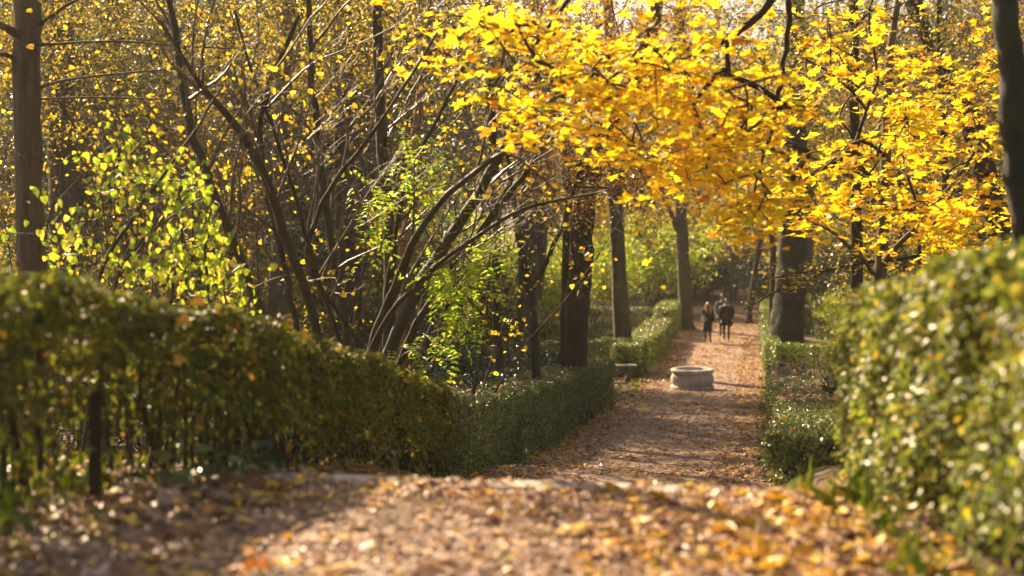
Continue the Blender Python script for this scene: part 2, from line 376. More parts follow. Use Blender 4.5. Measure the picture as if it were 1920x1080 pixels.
# ------------------------------------------------------------------ hedges
def hedge(name, label, line, width, mat, n, leaf, sparse=0.0, stems=0, group=None, stem_parts=0, seed=1, lump=.05, top_extra=1.0, template=OVAL, faces=(1, 1), twigs=True, stem_r=.008, droop=0.0):
    """line: list of (x, y, zbase, ztop) along the visible face's foot, hedge body lies on the -normal side given by width sign"""
    rng = np.random.default_rng(seed)
    ln = np.array(line, float); seg = np.linalg.norm(np.diff(ln[:, :2], axis=0), axis=1); cum = np.concatenate([[0], np.cumsum(seg)]); T = cum[-1]
    def at(t):
        return np.stack([np.interp(t, cum, ln[:, k]) for k in range(4)], -1)
    def side(t):
        a = at(np.clip(t - .1, 0, T)); b = at(np.clip(t + .1, 0, T)); d = norm((b - a)[:, :2]); return np.stack([d[:, 1], -d[:, 0]], -1)  # right of the direction of travel
    root = thing(name, label, "hedge", (ln[0, 0], ln[0, 1], ln[0, 2]), group)
    H = float(np.mean(ln[:, 3] - ln[:, 2])); w = abs(width); sg = -1 if width > 0 else 1  # width>0: face is on the right of travel, body to the left
    # face area shares
    pf, pt, pb, pe = H * faces[0], w * top_extra, H * .55 * faces[1], H * w / T * 2.2
    tot = pf + pt + pb + pe
    kind = rng.choice(4, n, p=[pf / tot, pt / tot, pb / tot, pe / tot])
    t = rng.uniform(0, T, n); t = np.where(kind == 3, np.where(rng.random(n) < .5, rng.uniform(0, .02, n), T - rng.uniform(0, .02, n)), t)
    u = rng.random(n); depth = rng.exponential(.05, n)
    depth = np.minimum(depth, w * .45)
    lum = lump * (np.sin(t * 2.3 + 1) + np.sin(t * 5.1 + u * 6) * .6 + np.sin(t * 11 + u * 9 + 2) * .35 + np.sin(u * 14 + t * 3) * .4)
    depth_s = depth + lum * .5
    # coordinates: c across (0 = face, 1 = back), h height fraction
    c = np.select([kind == 0, kind == 1, kind == 2], [depth_s / w, u, 1 - depth_s / w], u)
    h = np.select([kind == 0, kind == 1, kind == 2], [u, 1 - (depth + np.abs(lum)) / H, rng.random(n)], rng.random(n))
    # rounded shoulder
    sh = np.clip((h - .9) / .1, 0, 1) * np.where(kind == 1, 0, 1); c = c + np.where(c < .5, 1, -1) * sh * sh * .08
    keep = np.ones(n, bool)
    if sparse > 0:
        patch = .5 + .5 * np.sin(t * 1.9 + 3) * np.sin(t * .83)
        thr = sparse * (.55 + .45 * patch)
        prob = np.clip((h - thr * .35) / (thr * .75), 0, 1) * .93 + .07
        keep = rng.random(n) < prob
    t, c, h, kind = t[keep], c[keep], h[keep], kind[keep]; n = len(t)
    A = at(t); S = side(t)
    tj = np.where(kind == 3, rng.normal(0, .05, n), 0)
    dirv = np.stack([-S[:, 1], S[:, 0]], -1)
    xy = A[:, :2] + S * (sg * (c * w))[:, None] + dirv * tj[:, None]
    topn = .03 * np.sin(t * 3.7) + .025 * np.sin(t * 9.3 + 1)
    z = A[:, 2] + h * (A[:, 3] + topn - A[:, 2])
    pos = np.stack([xy[:, 0], xy[:, 1], z], -1) + rng.normal(0, .012, (n, 3))
    # some sprigs poking out of the clipped surface
    poke = rng.random(n) < .05
    nf = np.stack([-S[:, 0] * sg, -S[:, 1] * sg, np.zeros(n)], -1)
    end = np.stack([dirv[:, 0], dirv[:, 1], np.zeros(n)], -1) * np.where(t < T / 2, -1, 1)[:, None]
    nrm = np.select([(kind == 0)[:, None], (kind == 1)[:, None], (kind == 2)[:, None]], [nf, np.tile([0, 0, 1.], (n, 1)), -nf], end)
    pos = pos + nrm * (rng.random(n) * .07 * poke)[:, None]
    nrm = nrm * .8 + np.array([0, 0, .55]) + rng.normal(0, .55, (n, 3))
    sz = leaf * rng.uniform(.6, 1.35, n)
    al = rng.normal(size=(n, 3)); al[:, 2] -= droop * 1.2
    fo = leaf_object("foliage", [leaf_data(pos, nrm, sz, template, rng, along=al)], mat); adopt(fo, root)
    # inner twigs
    if twigs:
        nt_ = int(T * 26)
        tt = rng.uniform(0, T, nt_); cc = rng.uniform(.12, .88, nt_); A = at(tt); S = side(tt)
        base = np.stack([A[:, 0] + S[:, 0] * sg * cc * w, A[:, 1] + S[:, 1] * sg * cc * w, A[:, 2] - .03], -1)
        k = 6; hh = np.linspace(0, .95, k)
        lean = rng.normal(0, .09, (nt_, 2)); wob = np.cumsum(rng.normal(0, .018, (nt_, k, 2)), 1)
        lines = np.zeros((nt_, k, 3)); lines[:, :, :2] = base[:, None, :2] + lean[:, None, :] * hh[None, :, None] + wob
        lines[:, :, 2] = base[:, None, 2] + hh[None, :] * (A[:, 3] - A[:, 2])[:, None]
        rad = rng.uniform(.5, 1.3, nt_)[:, None] * stem_r * (1.1 - .75 * hh)[None]
        # side twigs
        ns = nt_ * 4; pi = rng.integers(0, nt_, ns); pk = rng.integers(1, k - 1, ns); st = lines[pi, pk]
        d = rng.normal(0, 1, (ns, 3)); d[:, 2] = np.abs(d[:, 2]) * .8 + .2; d = norm(d) * rng.uniform(.12, .3, ns)[:, None]
        l2 = st[:, None, :] + d[:, None, :] * np.linspace(0, 1, 3)[None, :, None]
        tw = join_tubes("twigs", [(lines, rad, 4), (l2, np.tile([.004, .003, .002], (ns, 1)), 3)], M_BARKD); adopt(tw, root)
    for i in range(stem_parts):
        tt = np.array([T * (i + .5) / stem_parts + rng.uniform(-.08, .08)]); A = at(tt)[0]; S = side(tt)[0]
        cc = rng.uniform(.2, .75)
        k = 8; hh = np.linspace(0, .8, k)
        bx, by = A[0] + S[0] * sg * cc * w, A[1] + S[1] * sg * cc * w
        wob = np.cumsum(rng.normal(0, .014, (k, 2)), 0)
        pts = np.stack([bx + wob[:, 0] + rng.normal(0, .1) * hh, by + wob[:, 1], A[2] - .03 + hh * (A[3] - A[2])], -1)
        r = rng.uniform(.011, .02) * (1.15 - .6 * hh)
        s = join_tubes("stem", [(pts[None], r[None], 6)], M_BARKD); adopt(s, root)
    return root

def pl(y, s): return float(xc(y)) + s
def hl(spec):  # spec: (y, s, height) -> line following the ground
    return [(pl(y, s), y, float(L(y)), float(L(y)) + h) for y, s, h in spec]

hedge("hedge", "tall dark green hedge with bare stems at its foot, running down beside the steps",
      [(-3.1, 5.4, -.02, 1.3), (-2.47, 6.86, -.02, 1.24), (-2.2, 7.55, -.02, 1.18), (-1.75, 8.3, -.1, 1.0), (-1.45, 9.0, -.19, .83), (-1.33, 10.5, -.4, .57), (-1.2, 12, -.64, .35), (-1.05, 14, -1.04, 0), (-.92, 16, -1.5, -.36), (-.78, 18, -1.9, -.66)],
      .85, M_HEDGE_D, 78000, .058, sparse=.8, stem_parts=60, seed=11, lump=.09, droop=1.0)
hedge("hedge", "dense clipped grey-green hedge along the lower walk, ending near the stone bench",
      hl([(18.2, -2.1, 1.05), (21, -2.12, 1.1), (25, -2.12, 1.17), (30, -2.05, 1.15), (34, -1.8, 1.17)]),
      .95, M_HEDGE, 62000, .054, seed=12, lump=.035)
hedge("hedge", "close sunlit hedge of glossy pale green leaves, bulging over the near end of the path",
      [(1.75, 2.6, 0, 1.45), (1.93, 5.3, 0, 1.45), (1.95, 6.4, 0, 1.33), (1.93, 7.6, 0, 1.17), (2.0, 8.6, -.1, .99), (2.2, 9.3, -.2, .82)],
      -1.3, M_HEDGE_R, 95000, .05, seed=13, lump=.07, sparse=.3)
hedge("hedge", "low box hedge with leaf-strewn flat top on the sunny side of the lower walk",
      hl([(12.5, 1.75, .3), (14.5, 1.85, .5), (17, 1.95, .85), (22, 1.9, 1.05), (28, 1.88, 1.0), (36, 1.9, .95)]),
      -.95, M_HEDGE, 66000, .045, seed=14, lump=.035)
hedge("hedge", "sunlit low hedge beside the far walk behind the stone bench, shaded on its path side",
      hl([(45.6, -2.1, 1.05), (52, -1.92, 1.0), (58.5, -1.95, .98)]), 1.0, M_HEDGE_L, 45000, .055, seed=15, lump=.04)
hedge("hedge", "short taller block of hedge at the foot of the far trunk by the walk",
      hl([(59.5, -1.9, 1.3), (65, -1.9, 1.3)]), .9, M_HEDGE_L, 14000, .07, seed=16, lump=.04)
zc = float(L(46))
hedge("hedge", "cross hedge with an open leggy foot just behind the stone bench",
      [(3.9, 46.6, zc, zc + 1.12), (-1.5, 45.6, zc, zc + 1.1), (-9.5, 44.5, zc, zc + 1.1)], -.7, M_HEDGE, 42000, .06, seed=17, sparse=.5, lump=.04)
zc = float(L(60))
hedge("hedge", "farther cross hedge in half shade between the two grey trunks",
      [(6.0, 61, zc, zc + 1.2), (-2, 60, zc, zc + 1.2), (-14, 59, zc, zc + 1.2)], -.9, M_HEDGE, 40000, .075, seed=18, lump=.04)
zc = float(L(46.5))
hedge("hedge", "airy cross hedge with a see-through foot in front of the big dark trunk",
      [(8.6, 46.2, zc, zc + 1.0), (13.5, 46.6, zc, zc + 1.0), (19, 47, zc, zc + 1.0)], .6, M_HEDGE_L, 22000, .055, seed=19, sparse=.75, lump=.04)
hedge("hedge", "narrow bright hedge edging the far walk beside the big dark trunk",
      hl([(47, 1.8, 1.0), (56, 1.75, 1.05), (70, 1.7, 1.1)]), -.55, M_HEDGE_L, 30000, .06, seed=20, lump=.04)
zc = float(L(62))
hedge("hedge", "shaded back hedge seen through the gap to the right of the big dark trunk",
      [(12.5, 61, zc, zc + 1.3), (19, 62, zc, zc + 1.3), (30, 62.5, zc, zc + 1.3)], .9, M_HEDGE, 30000, .075, seed=21, lump=.04)

# dark square post in the near hedge
def post():
    p = P(178, 935, 7.5); bm = bmesh.new()
    bmesh.ops.create_cube(bm, size=1)
    bmesh.ops.scale(bm, vec=(.07, .07, .62), verts=bm.verts); bmesh.ops.translate(bm, vec=(0, 0, .28), verts=bm.verts)
    top = [f for f in bm.faces if f.normal.z > .9]
    r = bmesh.ops.inset_region(bm, faces=top, thickness=.016, depth=.018)
    bmesh.ops.bevel(bm, geom=bm.edges[:], offset=.005, segments=2, affect='EDGES')
    me = bpy.data.meshes.new("wooden_post"); bm.to_mesh(me); bm.free(); me.materials.append(M_BARKD)
    o = bpy.data.objects.new("wooden_post", me); COL.objects.link(o); o.location = (p[0], p[1], float(L(p[1]))); o.rotation_euler = (0, .02, .3)
    tag(o, "dark square wooden post standing among the bare stems of the tall hedge", "post")
post()

# ------------------------------------------------------------------ branching
def levels_grow(start_pts, start_dirs, length, radius, spec, rng):
    """vectorised recursive branching. spec: list of dict(n, ang, lr, rr, wob, up, npts, t0). returns list of (lines, radii)"""
    out = []
    P0, D0 = np.asarray(start_pts, float), norm(np.asarray(start_dirs, float))
    Ln, Rd = np.asarray(length, float), np.asarray(radius, float)
    for li, sp in enumerate(spec):
        M = len(P0); k = sp.get("npts", 7)
        pts = np.zeros((M, k, 3)); pts[:, 0] = P0; d = D0.copy(); step = Ln / (k - 1)
        bend = rng.normal(0, sp.get("bend", .12), (M, 3))
        for i in range(1, k):
            d = norm(d + rng.normal(0, sp.get("wob", .12), (M, 3)) + bend + np.array([0, 0, sp.get("up", .03)]))
            pts[:, i] = pts[:, i - 1] + d * step[:, None]
        f = np.linspace(0, 1, k)[None]
        rads = Rd[:, None] * (1 - sp.get("taper", .75) * f)
        out.append((pts, rads))
        if li == len(spec) - 1: break
        nx = spec[li + 1]; c = nx["n"]
        par = np.repeat(np.arange(M), c); K = len(par)
        tt = rng.uniform(nx.get("t0", .25), 1.0, K); x = tt * (k - 1); i0 = np.minimum(x.astype(int), k - 2); fr = x - i0
        P0 = pts[par, i0] * (1 - fr)[:, None] + pts[par, i0 + 1] * fr[:, None]
        tan = norm(pts[par, i0 + 1] - pts[par, i0])
        side = norm(np.cross(tan, rng.normal(size=(K, 3))))
        ang = rng.normal(nx["ang"], .18, K)
        D0 = tan * np.cos(ang)[:, None] + side * np.sin(ang)[:, None]
        bias = nx.get("bias")
        if bias is not None: D0 = norm(D0 + np.asarray(bias))
        Ln = Ln[par] * nx["lr"] * rng.uniform(.55, 1.3, K) * (1.15 - .5 * tt)
        Rd = (rads[par, i0] * (1 - fr) + rads[par, i0 + 1] * fr) * nx["rr"]
    return out

def greedy_tree(skel, targets, rng, sag=.0, minr=.003, k=5):
    """connect each target to the nearest point of the growing skeleton; returns lines, radii"""
    skel = np.asarray(skel, float); N = len(targets)
    d0 = np.min(np.linalg.norm(targets[:, None] - skel[None, ::max(1, len(skel) // 60)], axis=2), axis=1)
    order = np.argsort(d0); T = targets[order]
    nodes = np.zeros((len(skel) + N * k, 3)); nodes[:len(skel)] = skel; cnt = len(skel)
    owner = np.full(len(nodes), -1); lines = np.zeros((N, k, 3)); parent = np.full(N, -1)
    for i in range(N):
        dd = np.linalg.norm(nodes[:cnt] - T[i], axis=1); j = int(np.argmin(dd))
        a, b = nodes[j], T[i]; L_ = np.linalg.norm(b - a); f = np.linspace(0, 1, k)[:, None]
        mid = (a + b) / 2 + rng.normal(0, .1, 3) * L_ + np.array([0, 0, .1 * L_])
        c = (1 - f) ** 2 * a + 2 * f * (1 - f) * mid + f ** 2 * b
        lines[i] = c; parent[i] = owner[j]
        nodes[cnt:cnt + k - 1] = c[1:]; owner[cnt:cnt + k - 1] = i; cnt += k - 1
    w = np.ones(N)
    for i in range(N - 1, -1, -1):
        if parent[i] >= 0: w[parent[i]] += w[i]
    r1 = minr * np.sqrt(w); r0 = r1 * 1.15
    f = np.linspace(0, 1, k)[None]
    return lines, r0[:, None] * (1 - f) + r1[:, None] * f * .9, T

def trunk_line(pts, D, D2=None, n=26, below=.25, rng=RNG, wobble=.012):
    """pts: (px, py, width px) from the foot up; extended down to the ground"""
    pts = sorted(pts, key=lambda p: -p[1]) if below > 0 else list(pts)
    m = len(pts)
    Ds = np.linspace(D, D2 if D2 else D, m)
    W = np.array([P(p[0], p[1], d) for p, d in zip(pts, Ds)]); R = np.array([p[2] / 2 * d / F_PX for p, d in zip(pts, Ds)])
    g = float(GZ(W[0, 0], W[0, 1]))
    if below > 0 and W[0, 2] > g:
        d = W[0] - W[1]; d = d / abs(d[2]) * (W[0, 2] - g + below)
        foot = W[0] + np.array([d[0] * .6, d[1], -(W[0, 2] - g + below)])
        W = np.vstack([foot, W]); R = np.concatenate([[R[0] * 1.25], R])
    cum = np.concatenate([[0], np.cumsum(np.linalg.norm(np.diff(W, axis=0), axis=1))]); t = np.linspace(0, cum[-1], n)
    # smooth interpolation
    X = np.stack([np.interp(t, cum, W[:, k]) for k in range(3)], -1)
    for _ in range(3): X[1:-1] = (X[:-2] + 2 * X[1:-1] + X[2:]) / 4
    X[1:-1] += rng.normal(0, wobble, (n - 2, 3)) * np.array([1, 1, 0])
    r = np.interp(t, cum, R); r *= 1 + rng.normal(0, .03, n)
    if below > 0:
        fl = np.clip((X[:, 2] - g) / .5, 0, 1); r *= 1 + .35 * (1 - fl) ** 2
    return X, r

def solid_trunk(lines, mat, parent, name="trunk", sides=18, seed=0):
    """trunk with ridged, uneven surface"""
    rng = np.random.default_rng(seed); Vs, Fs, off = [], [], 0
    for X, r in lines:
        # refine
        n = len(X); m = n * 3; t = np.linspace(0, n - 1, m); i0 = np.minimum(t.astype(int), n - 2); f = (t - i0)[:, None]
        XX = X[i0] * (1 - f) + X[i0 + 1] * f; rr = np.interp(t, np.arange(n), r)
        V, Fq = tubes(XX[None], rr[None], sides)
        V = V.reshape(m, sides, 3); a = np.arange(sides) * 2 * math.pi / sides
        ph = rng.uniform(0, 6, 4)
        h = XX[:, 2][:, None]
        disp = 1 + .05 * np.sin(3 * a + ph[0] + h * .8) + .04 * np.sin(5 * a + ph[1] - h * .6) + .03 * rng.normal(size=(m, sides))
        V = XX[:, None, :] + (V - XX[:, None, :]) * disp[:, :, None]
        Vs.append(V.reshape(-1, 3)); Fs.append(Fq + off); off += m * sides
    o = mesh_np(name, np.concatenate(Vs), [np.concatenate(Fs)], mat, True)
    return adopt(o, parent)

def cluster_leaves(tw, rng, per, spread, size, flat=.6, template=DIAMOND):
    """leaves round the points tw"""
    N = len(tw) * per
    pos = np.repeat(tw, per, 0) + rng.normal(0, spread, (N, 3)) * np.array([1, 1, .7])
    nrm = rng.normal(0, 1, (N, 3)); nrm[:, 2] = np.abs(nrm[:, 2]) * .6 + flat
    return leaf_data(pos, nrm, size * rng.uniform(.6, 1.3, N), template, rng)

def make_tree(name, label, lines, bark, n_targets, crown, leaf, per, seed, leafmat=None, group=None, spread=.28, cat="tree", template=DIAMOND, density=None, flat=.5, minr=.0035, sides=16, flag_crown=True):
    """lines: [(X, r)] traced trunk and limbs; crown: list of (centre xyz, radii xyz, weight) ellipsoids"""
    rng = np.random.default_rng(seed)
    X0 = lines[0][0][0]
    root = thing(name, label, cat, (X0[0], X0[1], float(GZ(X0[0], X0[1]))), group)
    solid_trunk(lines, bark, root, sides=sides, seed=seed)
    if n_targets:
        w = np.array([c[2] for c in crown], float); ch = rng.choice(len(crown), n_targets, p=w / w.sum())
        C = np.array([c[0] for c in crown])[ch]; Rr = np.array([c[1] for c in crown])[ch]
        v = norm(rng.normal(size=(n_targets, 3))) * (rng.random(n_targets) ** (1 / 2.3))[:, None]
        T = C + v * Rr
        skel = np.concatenate([X[int(len(X) * .3):] for X, r in lines])
        ln, rd, T = greedy_tree(skel, T, rng, minr=minr)
        # fine twigs round the targets
        m = len(T) * 3; s = np.repeat(T, 3, 0); d = norm(rng.normal(size=(m, 3)) + np.array([0, 0, .2])) * rng.uniform(.2, .55, m)[:, None] * (spread / .28)
        bend = rng.normal(0, .06, (m, 3)); f = np.linspace(0, 1, 4)[None, :, None]
        tw = s[:, None] + d[:, None] * f + bend[:, None] * f * f
        br = join_tubes("branches", [(ln, rd, 5), (tw, np.tile(np.linspace(minr * .9, minr * .3, 4), (m, 1)), 3)], bark if bark is not M_BARKO else M_TWIG); adopt(br, root)
        if leaf and per:
            pts = np.concatenate([tw[:, 1:].reshape(-1, 3), T])
            keep = rng.random(len(pts)) < .8
            cr = leaf_object("crown", [cluster_leaves(pts[keep], rng, per, spread * .6, leaf, flat, template)], leafmat); adopt(cr, root)
    return root

def E(px, py, D, rx, ry, rz, w=1.0):
    return (P(px, py, D), np.array([rx, ry, rz], float), w)
TL = trunk_line
G_MID = None
# ------------------------------------------------------------------ traced trees, left to right
make_tree("tree", "straight light brown trunk rising behind the tall hedge at the left edge",
          [TL([(60, 505, 52), (55, 380, 50), (52, 200, 50), (50, 0, 48), (52, -300, 42), (60, -560, 30)], 16),
           TL([(50, 72, 20), (10, 52, 15), (-50, 20, 12), (-160, -60, 8)], 16, 15.0, n=12, below=0),
           TL([(50, 130, 12), (10, 95, 9), (-40, 110, 7), (-100, 100, 5)], 16, 15.4, n=12, below=0),
           TL([(60, 86, 6), (130, 80, 5), (220, 76, 4), (350, 88, 3.4), (500, 92, 2)], 16, 14.8, n=18, below=0),
           TL([(60, 172, 6), (110, 150, 5), (220, 138, 4), (330, 128, 3), (430, 122, 2)], 16, 15.2, n=18, below=0),
           TL([(60, 186, 5), (170, 182, 4), (280, 184, 3), (400, 196, 2)], 16, 15, n=16, below=0),
           TL([(62, 60, 9), (110, 20, 7), (170, -20, 5), (240, -60, 4)], 16, 15.4, n=14, below=0)], M_BARK, 60,
          [E(40, -420, 16, 2.2, 2.2, 1.1), E(-220, 60, 15.5, 1.2, 1.5, .8, .4)], .07, 2, 101, leafmat=M_GOLD, minr=.006)
make_tree("tree", "broad dark trunk deep in the wood just right of the left edge trunk",
          [TL([(122, 480, 52), (114, 300, 50), (112, 150, 48), (118, 0, 44), (130, -200, 34)], 34)], M_BARKD, 170,
          [E(60, 60, 32, 3.2, 3, 2.6), E(230, 40, 31, 3, 3, 1.6)], .085, 7, 102, leafmat=M_GOLD)
make_tree("tree", "slim dark trunk behind the twiggy tangle at upper left",
          [TL([(232, 520, 24), (226, 300, 22), (215, 100, 24), (210, 0, 22), (200, -200, 18)], 38)], M_BARKD, 170,
          [E(300, 60, 37, 4, 3, 2.8), E(150, 150, 36, 3, 3, 2)], .1, 6, 103, leafmat=M_OLIVE)
make_tree("tree", "grey-brown trunk with flared foot seen between the shrub stems",
          [TL([(520, 600, 50), (526, 480, 36), (530, 280, 33), (536, 100, 32), (545, -150, 26)], 29)], M_BARKG, 200,
          [E(470, 40, 30, 3.6, 3, 2.4), E(640, -20, 29, 3, 3, 2)], .085, 7, 104, leafmat=M_GOLD)
make_tree("tree", "thick dark trunk behind the upright centre stem of the shrub",
          [TL([(656, 560, 46), (648, 400, 40), (645, 200, 38), (640, 0, 36), (640, -180, 30)], 33)], M_BARKD, 200,
          [E(700, 60, 33, 3.6, 3, 2.6), E(560, 140, 33, 2.6, 3, 1.6, .6)], .09, 7, 105, leafmat=M_GOLD)
make_tree("tree", "paired grey trunk behind the small forked tree, left of the big oak",
          [TL([(985, 690, 46), (990, 560, 38), (988, 400, 34), (992, 200, 32), (1010, -60, 26)], 41),
           TL([(1006, 560, 22), (1018, 400, 20), (1022, 200, 18), (1040, 0, 14)], 41.2, n=16, below=0)], M_BARKG, 220,
          [E(960, 100, 40, 4, 3, 3), E(1060, 200, 41, 3, 3, 2)], .1, 3, 106, leafmat=M_GOLD)
make_tree("tree", "slender straight trunk standing behind the low clipped hedge",
          [TL([(934, 730, 18), (931, 560, 16), (930, 400, 15), (922, 200, 14), (915, 0, 12)], 26)], M_BARKD, 90,
          [E(920, 60, 26, 1.8, 2, 1.6)], .08, 5, 107, leafmat=M_OLIVE, sides=10)
make_tree("tree", "small forked tree with a bent stem between slim trunk and big oak",
          [TL([(1004, 720, 17), (1003, 600, 15), (985, 500, 14), (968, 420, 12), (955, 320, 10), (940, 160, 8)], 27),
           TL([(1000, 540, 10), (1030, 480, 9), (1065, 400, 8), (1090, 300, 6)], 27, 26.6, n=12, below=0)], M_BARKD, 110,
          [E(960, 330, 26.6, 1.6, 1.6, .9), E(1080, 330, 26.4, 1.1, 1.3, .8), E(940, 120, 27, 1.6, 1.6, 1.2)], .07, 2, 108, leafmat=M_RUST, sides=10)
make_tree("tree", "big furrowed oak with mossy left side, leaning right above the low hedge",
          [TL([(1079, 700, 46), (1082, 600, 44), (1086, 500, 44), (1092, 400, 42), (1104, 320, 38), (1126, 250, 34), (1180, 180, 28), (1215, 90, 26), (1245, -40, 22), (1270, -180, 18)], 31, n=40),
           TL([(1058, 690, 18), (1062, 560, 18), (1064, 400, 17), (1058, 250, 14), (1050, 60, 11)], 31.3, n=20),
           TL([(1098, 360, 20), (1070, 300, 17), (1040, 200, 14), (1020, 60, 11)], 31, 30, n=14, below=0)], M_BARKD, 330,
          [E(1110, 330, 29, 1.8, 1.4, .9, .6), E(1180, 60, 30, 3, 2.4, 2), E(1030, 60, 30, 2.4, 2.4, 1.8), E(1240, 300, 29, 1.6, 1.6, .8, .4)], .085, 5, 109, leafmat=M_RUST, sides=22)
make_tree("tree", "smooth grey-brown trunk behind the cross hedge near the stone bench",
          [TL([(1172, 690, 36), (1163, 600, 32), (1160, 480, 28), (1155, 380, 27), (1150, 200, 25), (1140, 0, 20)], 47.6)], M_BARKG, 240,
          [E(1170, 330, 48, 4, 3, 2), E(1130, 60, 47, 4, 3, 3)], .12, 2, 110, leafmat=M_GOLD)
make_tree("tree", "tall grey trunk at the left edge of the far walk",
          [TL([(1287, 618, 28), (1282, 520, 23), (1278, 400, 22), (1276, 200, 20), (1280, 0, 16)], 64.6),
           TL([(1275, 440, 11), (1245, 370, 9), (1225, 300, 8), (1215, 200, 6)], 64.6, 64, n=12, below=0)], M_BARKG, 260,
          [E(1290, 300, 64, 6, 4, 3), E(1200, 330, 63, 4, 4, 2.5), E(1350, 240, 66, 5, 4, 4)], .15, 2, 111, leafmat=M_RUST)
make_tree("tree", "thin pale trunk beyond the end of the walk",
          [TL([(1378, 578, 12), (1372, 480, 10), (1366, 300, 9)], 84)], M_BARKG, 150, [E(1360, 330, 84, 6, 4, 5)], .2, 6, 112, leafmat=M_GOLD)
make_tree("tree", "thin dark leaning trunk at the right edge of the far walk",
          [TL([(1403, 604, 12), (1410, 540, 10), (1425, 460, 9), (1440, 330, 8)], 68)], M_BARKD, 160, [E(1430, 380, 68, 4, 4, 2.4), E(1420, 200, 68, 5, 4, 3)], .16, 6, 113, leafmat=M_GOLD)
make_tree("tree", "very thick dark trunk standing behind the airy cross hedge, right of the walk",
          [TL([(1476, 655, 66), (1480, 580, 58), (1484, 500, 54), (1488, 400, 50), (1494, 250, 40), (1492, 100, 36), (1490, 0, 34), (1500, -200, 26)], 49.5, n=40)], M_BARKB, 330,
          [E(1480, 120, 49, 5, 3, 3), E(1600, 300, 50, 5, 3, 2.5), E(1400, 60, 50, 4, 3, 3)], .12, 6, 114, leafmat=M_GOLD, sides=24)
make_tree("tree", "narrow trunk close against the left of the very thick dark trunk",
          [TL([(1447, 640, 14), (1449, 520, 12), (1447, 400, 11), (1440, 250, 9)], 54)], M_BARKD, 120, [E(1440, 200, 54, 3, 3, 2.4)], .13, 6, 115, leafmat=M_GOLD)
make_tree("tree", "dim trunk partly hidden behind the right of the very thick dark trunk",
          [TL([(1512, 640, 22), (1514, 500, 20), (1520, 350, 18), (1530, 150, 16)], 62)], M_BARKG, 150, [E(1560, 200, 62, 5, 4, 4)], .15, 6, 116, leafmat=M_RUST)
make_tree("tree", "upright slender trunk left of the maple, inside the yellow leaves",
          [TL([(1608, 620, 26), (1607, 480, 22), (1604, 350, 20), (1602, 200, 19), (1600, 0, 17), (1596, -200, 13)], 25)], M_BARKD, 120,
          [E(1600, 100, 25, 2.5, 2, 1.6)], .085, 4, 117, leafmat=M_OLIVE, sides=12)
make_tree("tree", "heavy dark limb-like trunk leaning left high in the wood at upper right",
          [TL([(1900, 560, 50), (1868, 420, 46), (1830, 240, 40), (1790, 165, 34), (1748, 95, 30), (1712, 0, 26), (1690, -120, 20)], 31, n=34)], M_BARKD, 200,
          [E(1760, 60, 31, 3, 3, 2), E(1870, 200, 32, 3, 3, 2)], .1, 6, 118, leafmat=M_RUST)
make_tree("tree", "near black trunk at the right edge rising from behind the close hedge",
          [TL([(1950, 640, 60), (1920, 445, 50), (1903, 300, 48), (1897, 200, 50), (1893, 100, 46), (1890, 0, 46), (1880, -250, 38)], 10.5)], M_BARKB, 0, [], 0, 0, 119, leafmat=M_OLIVE, sides=22)

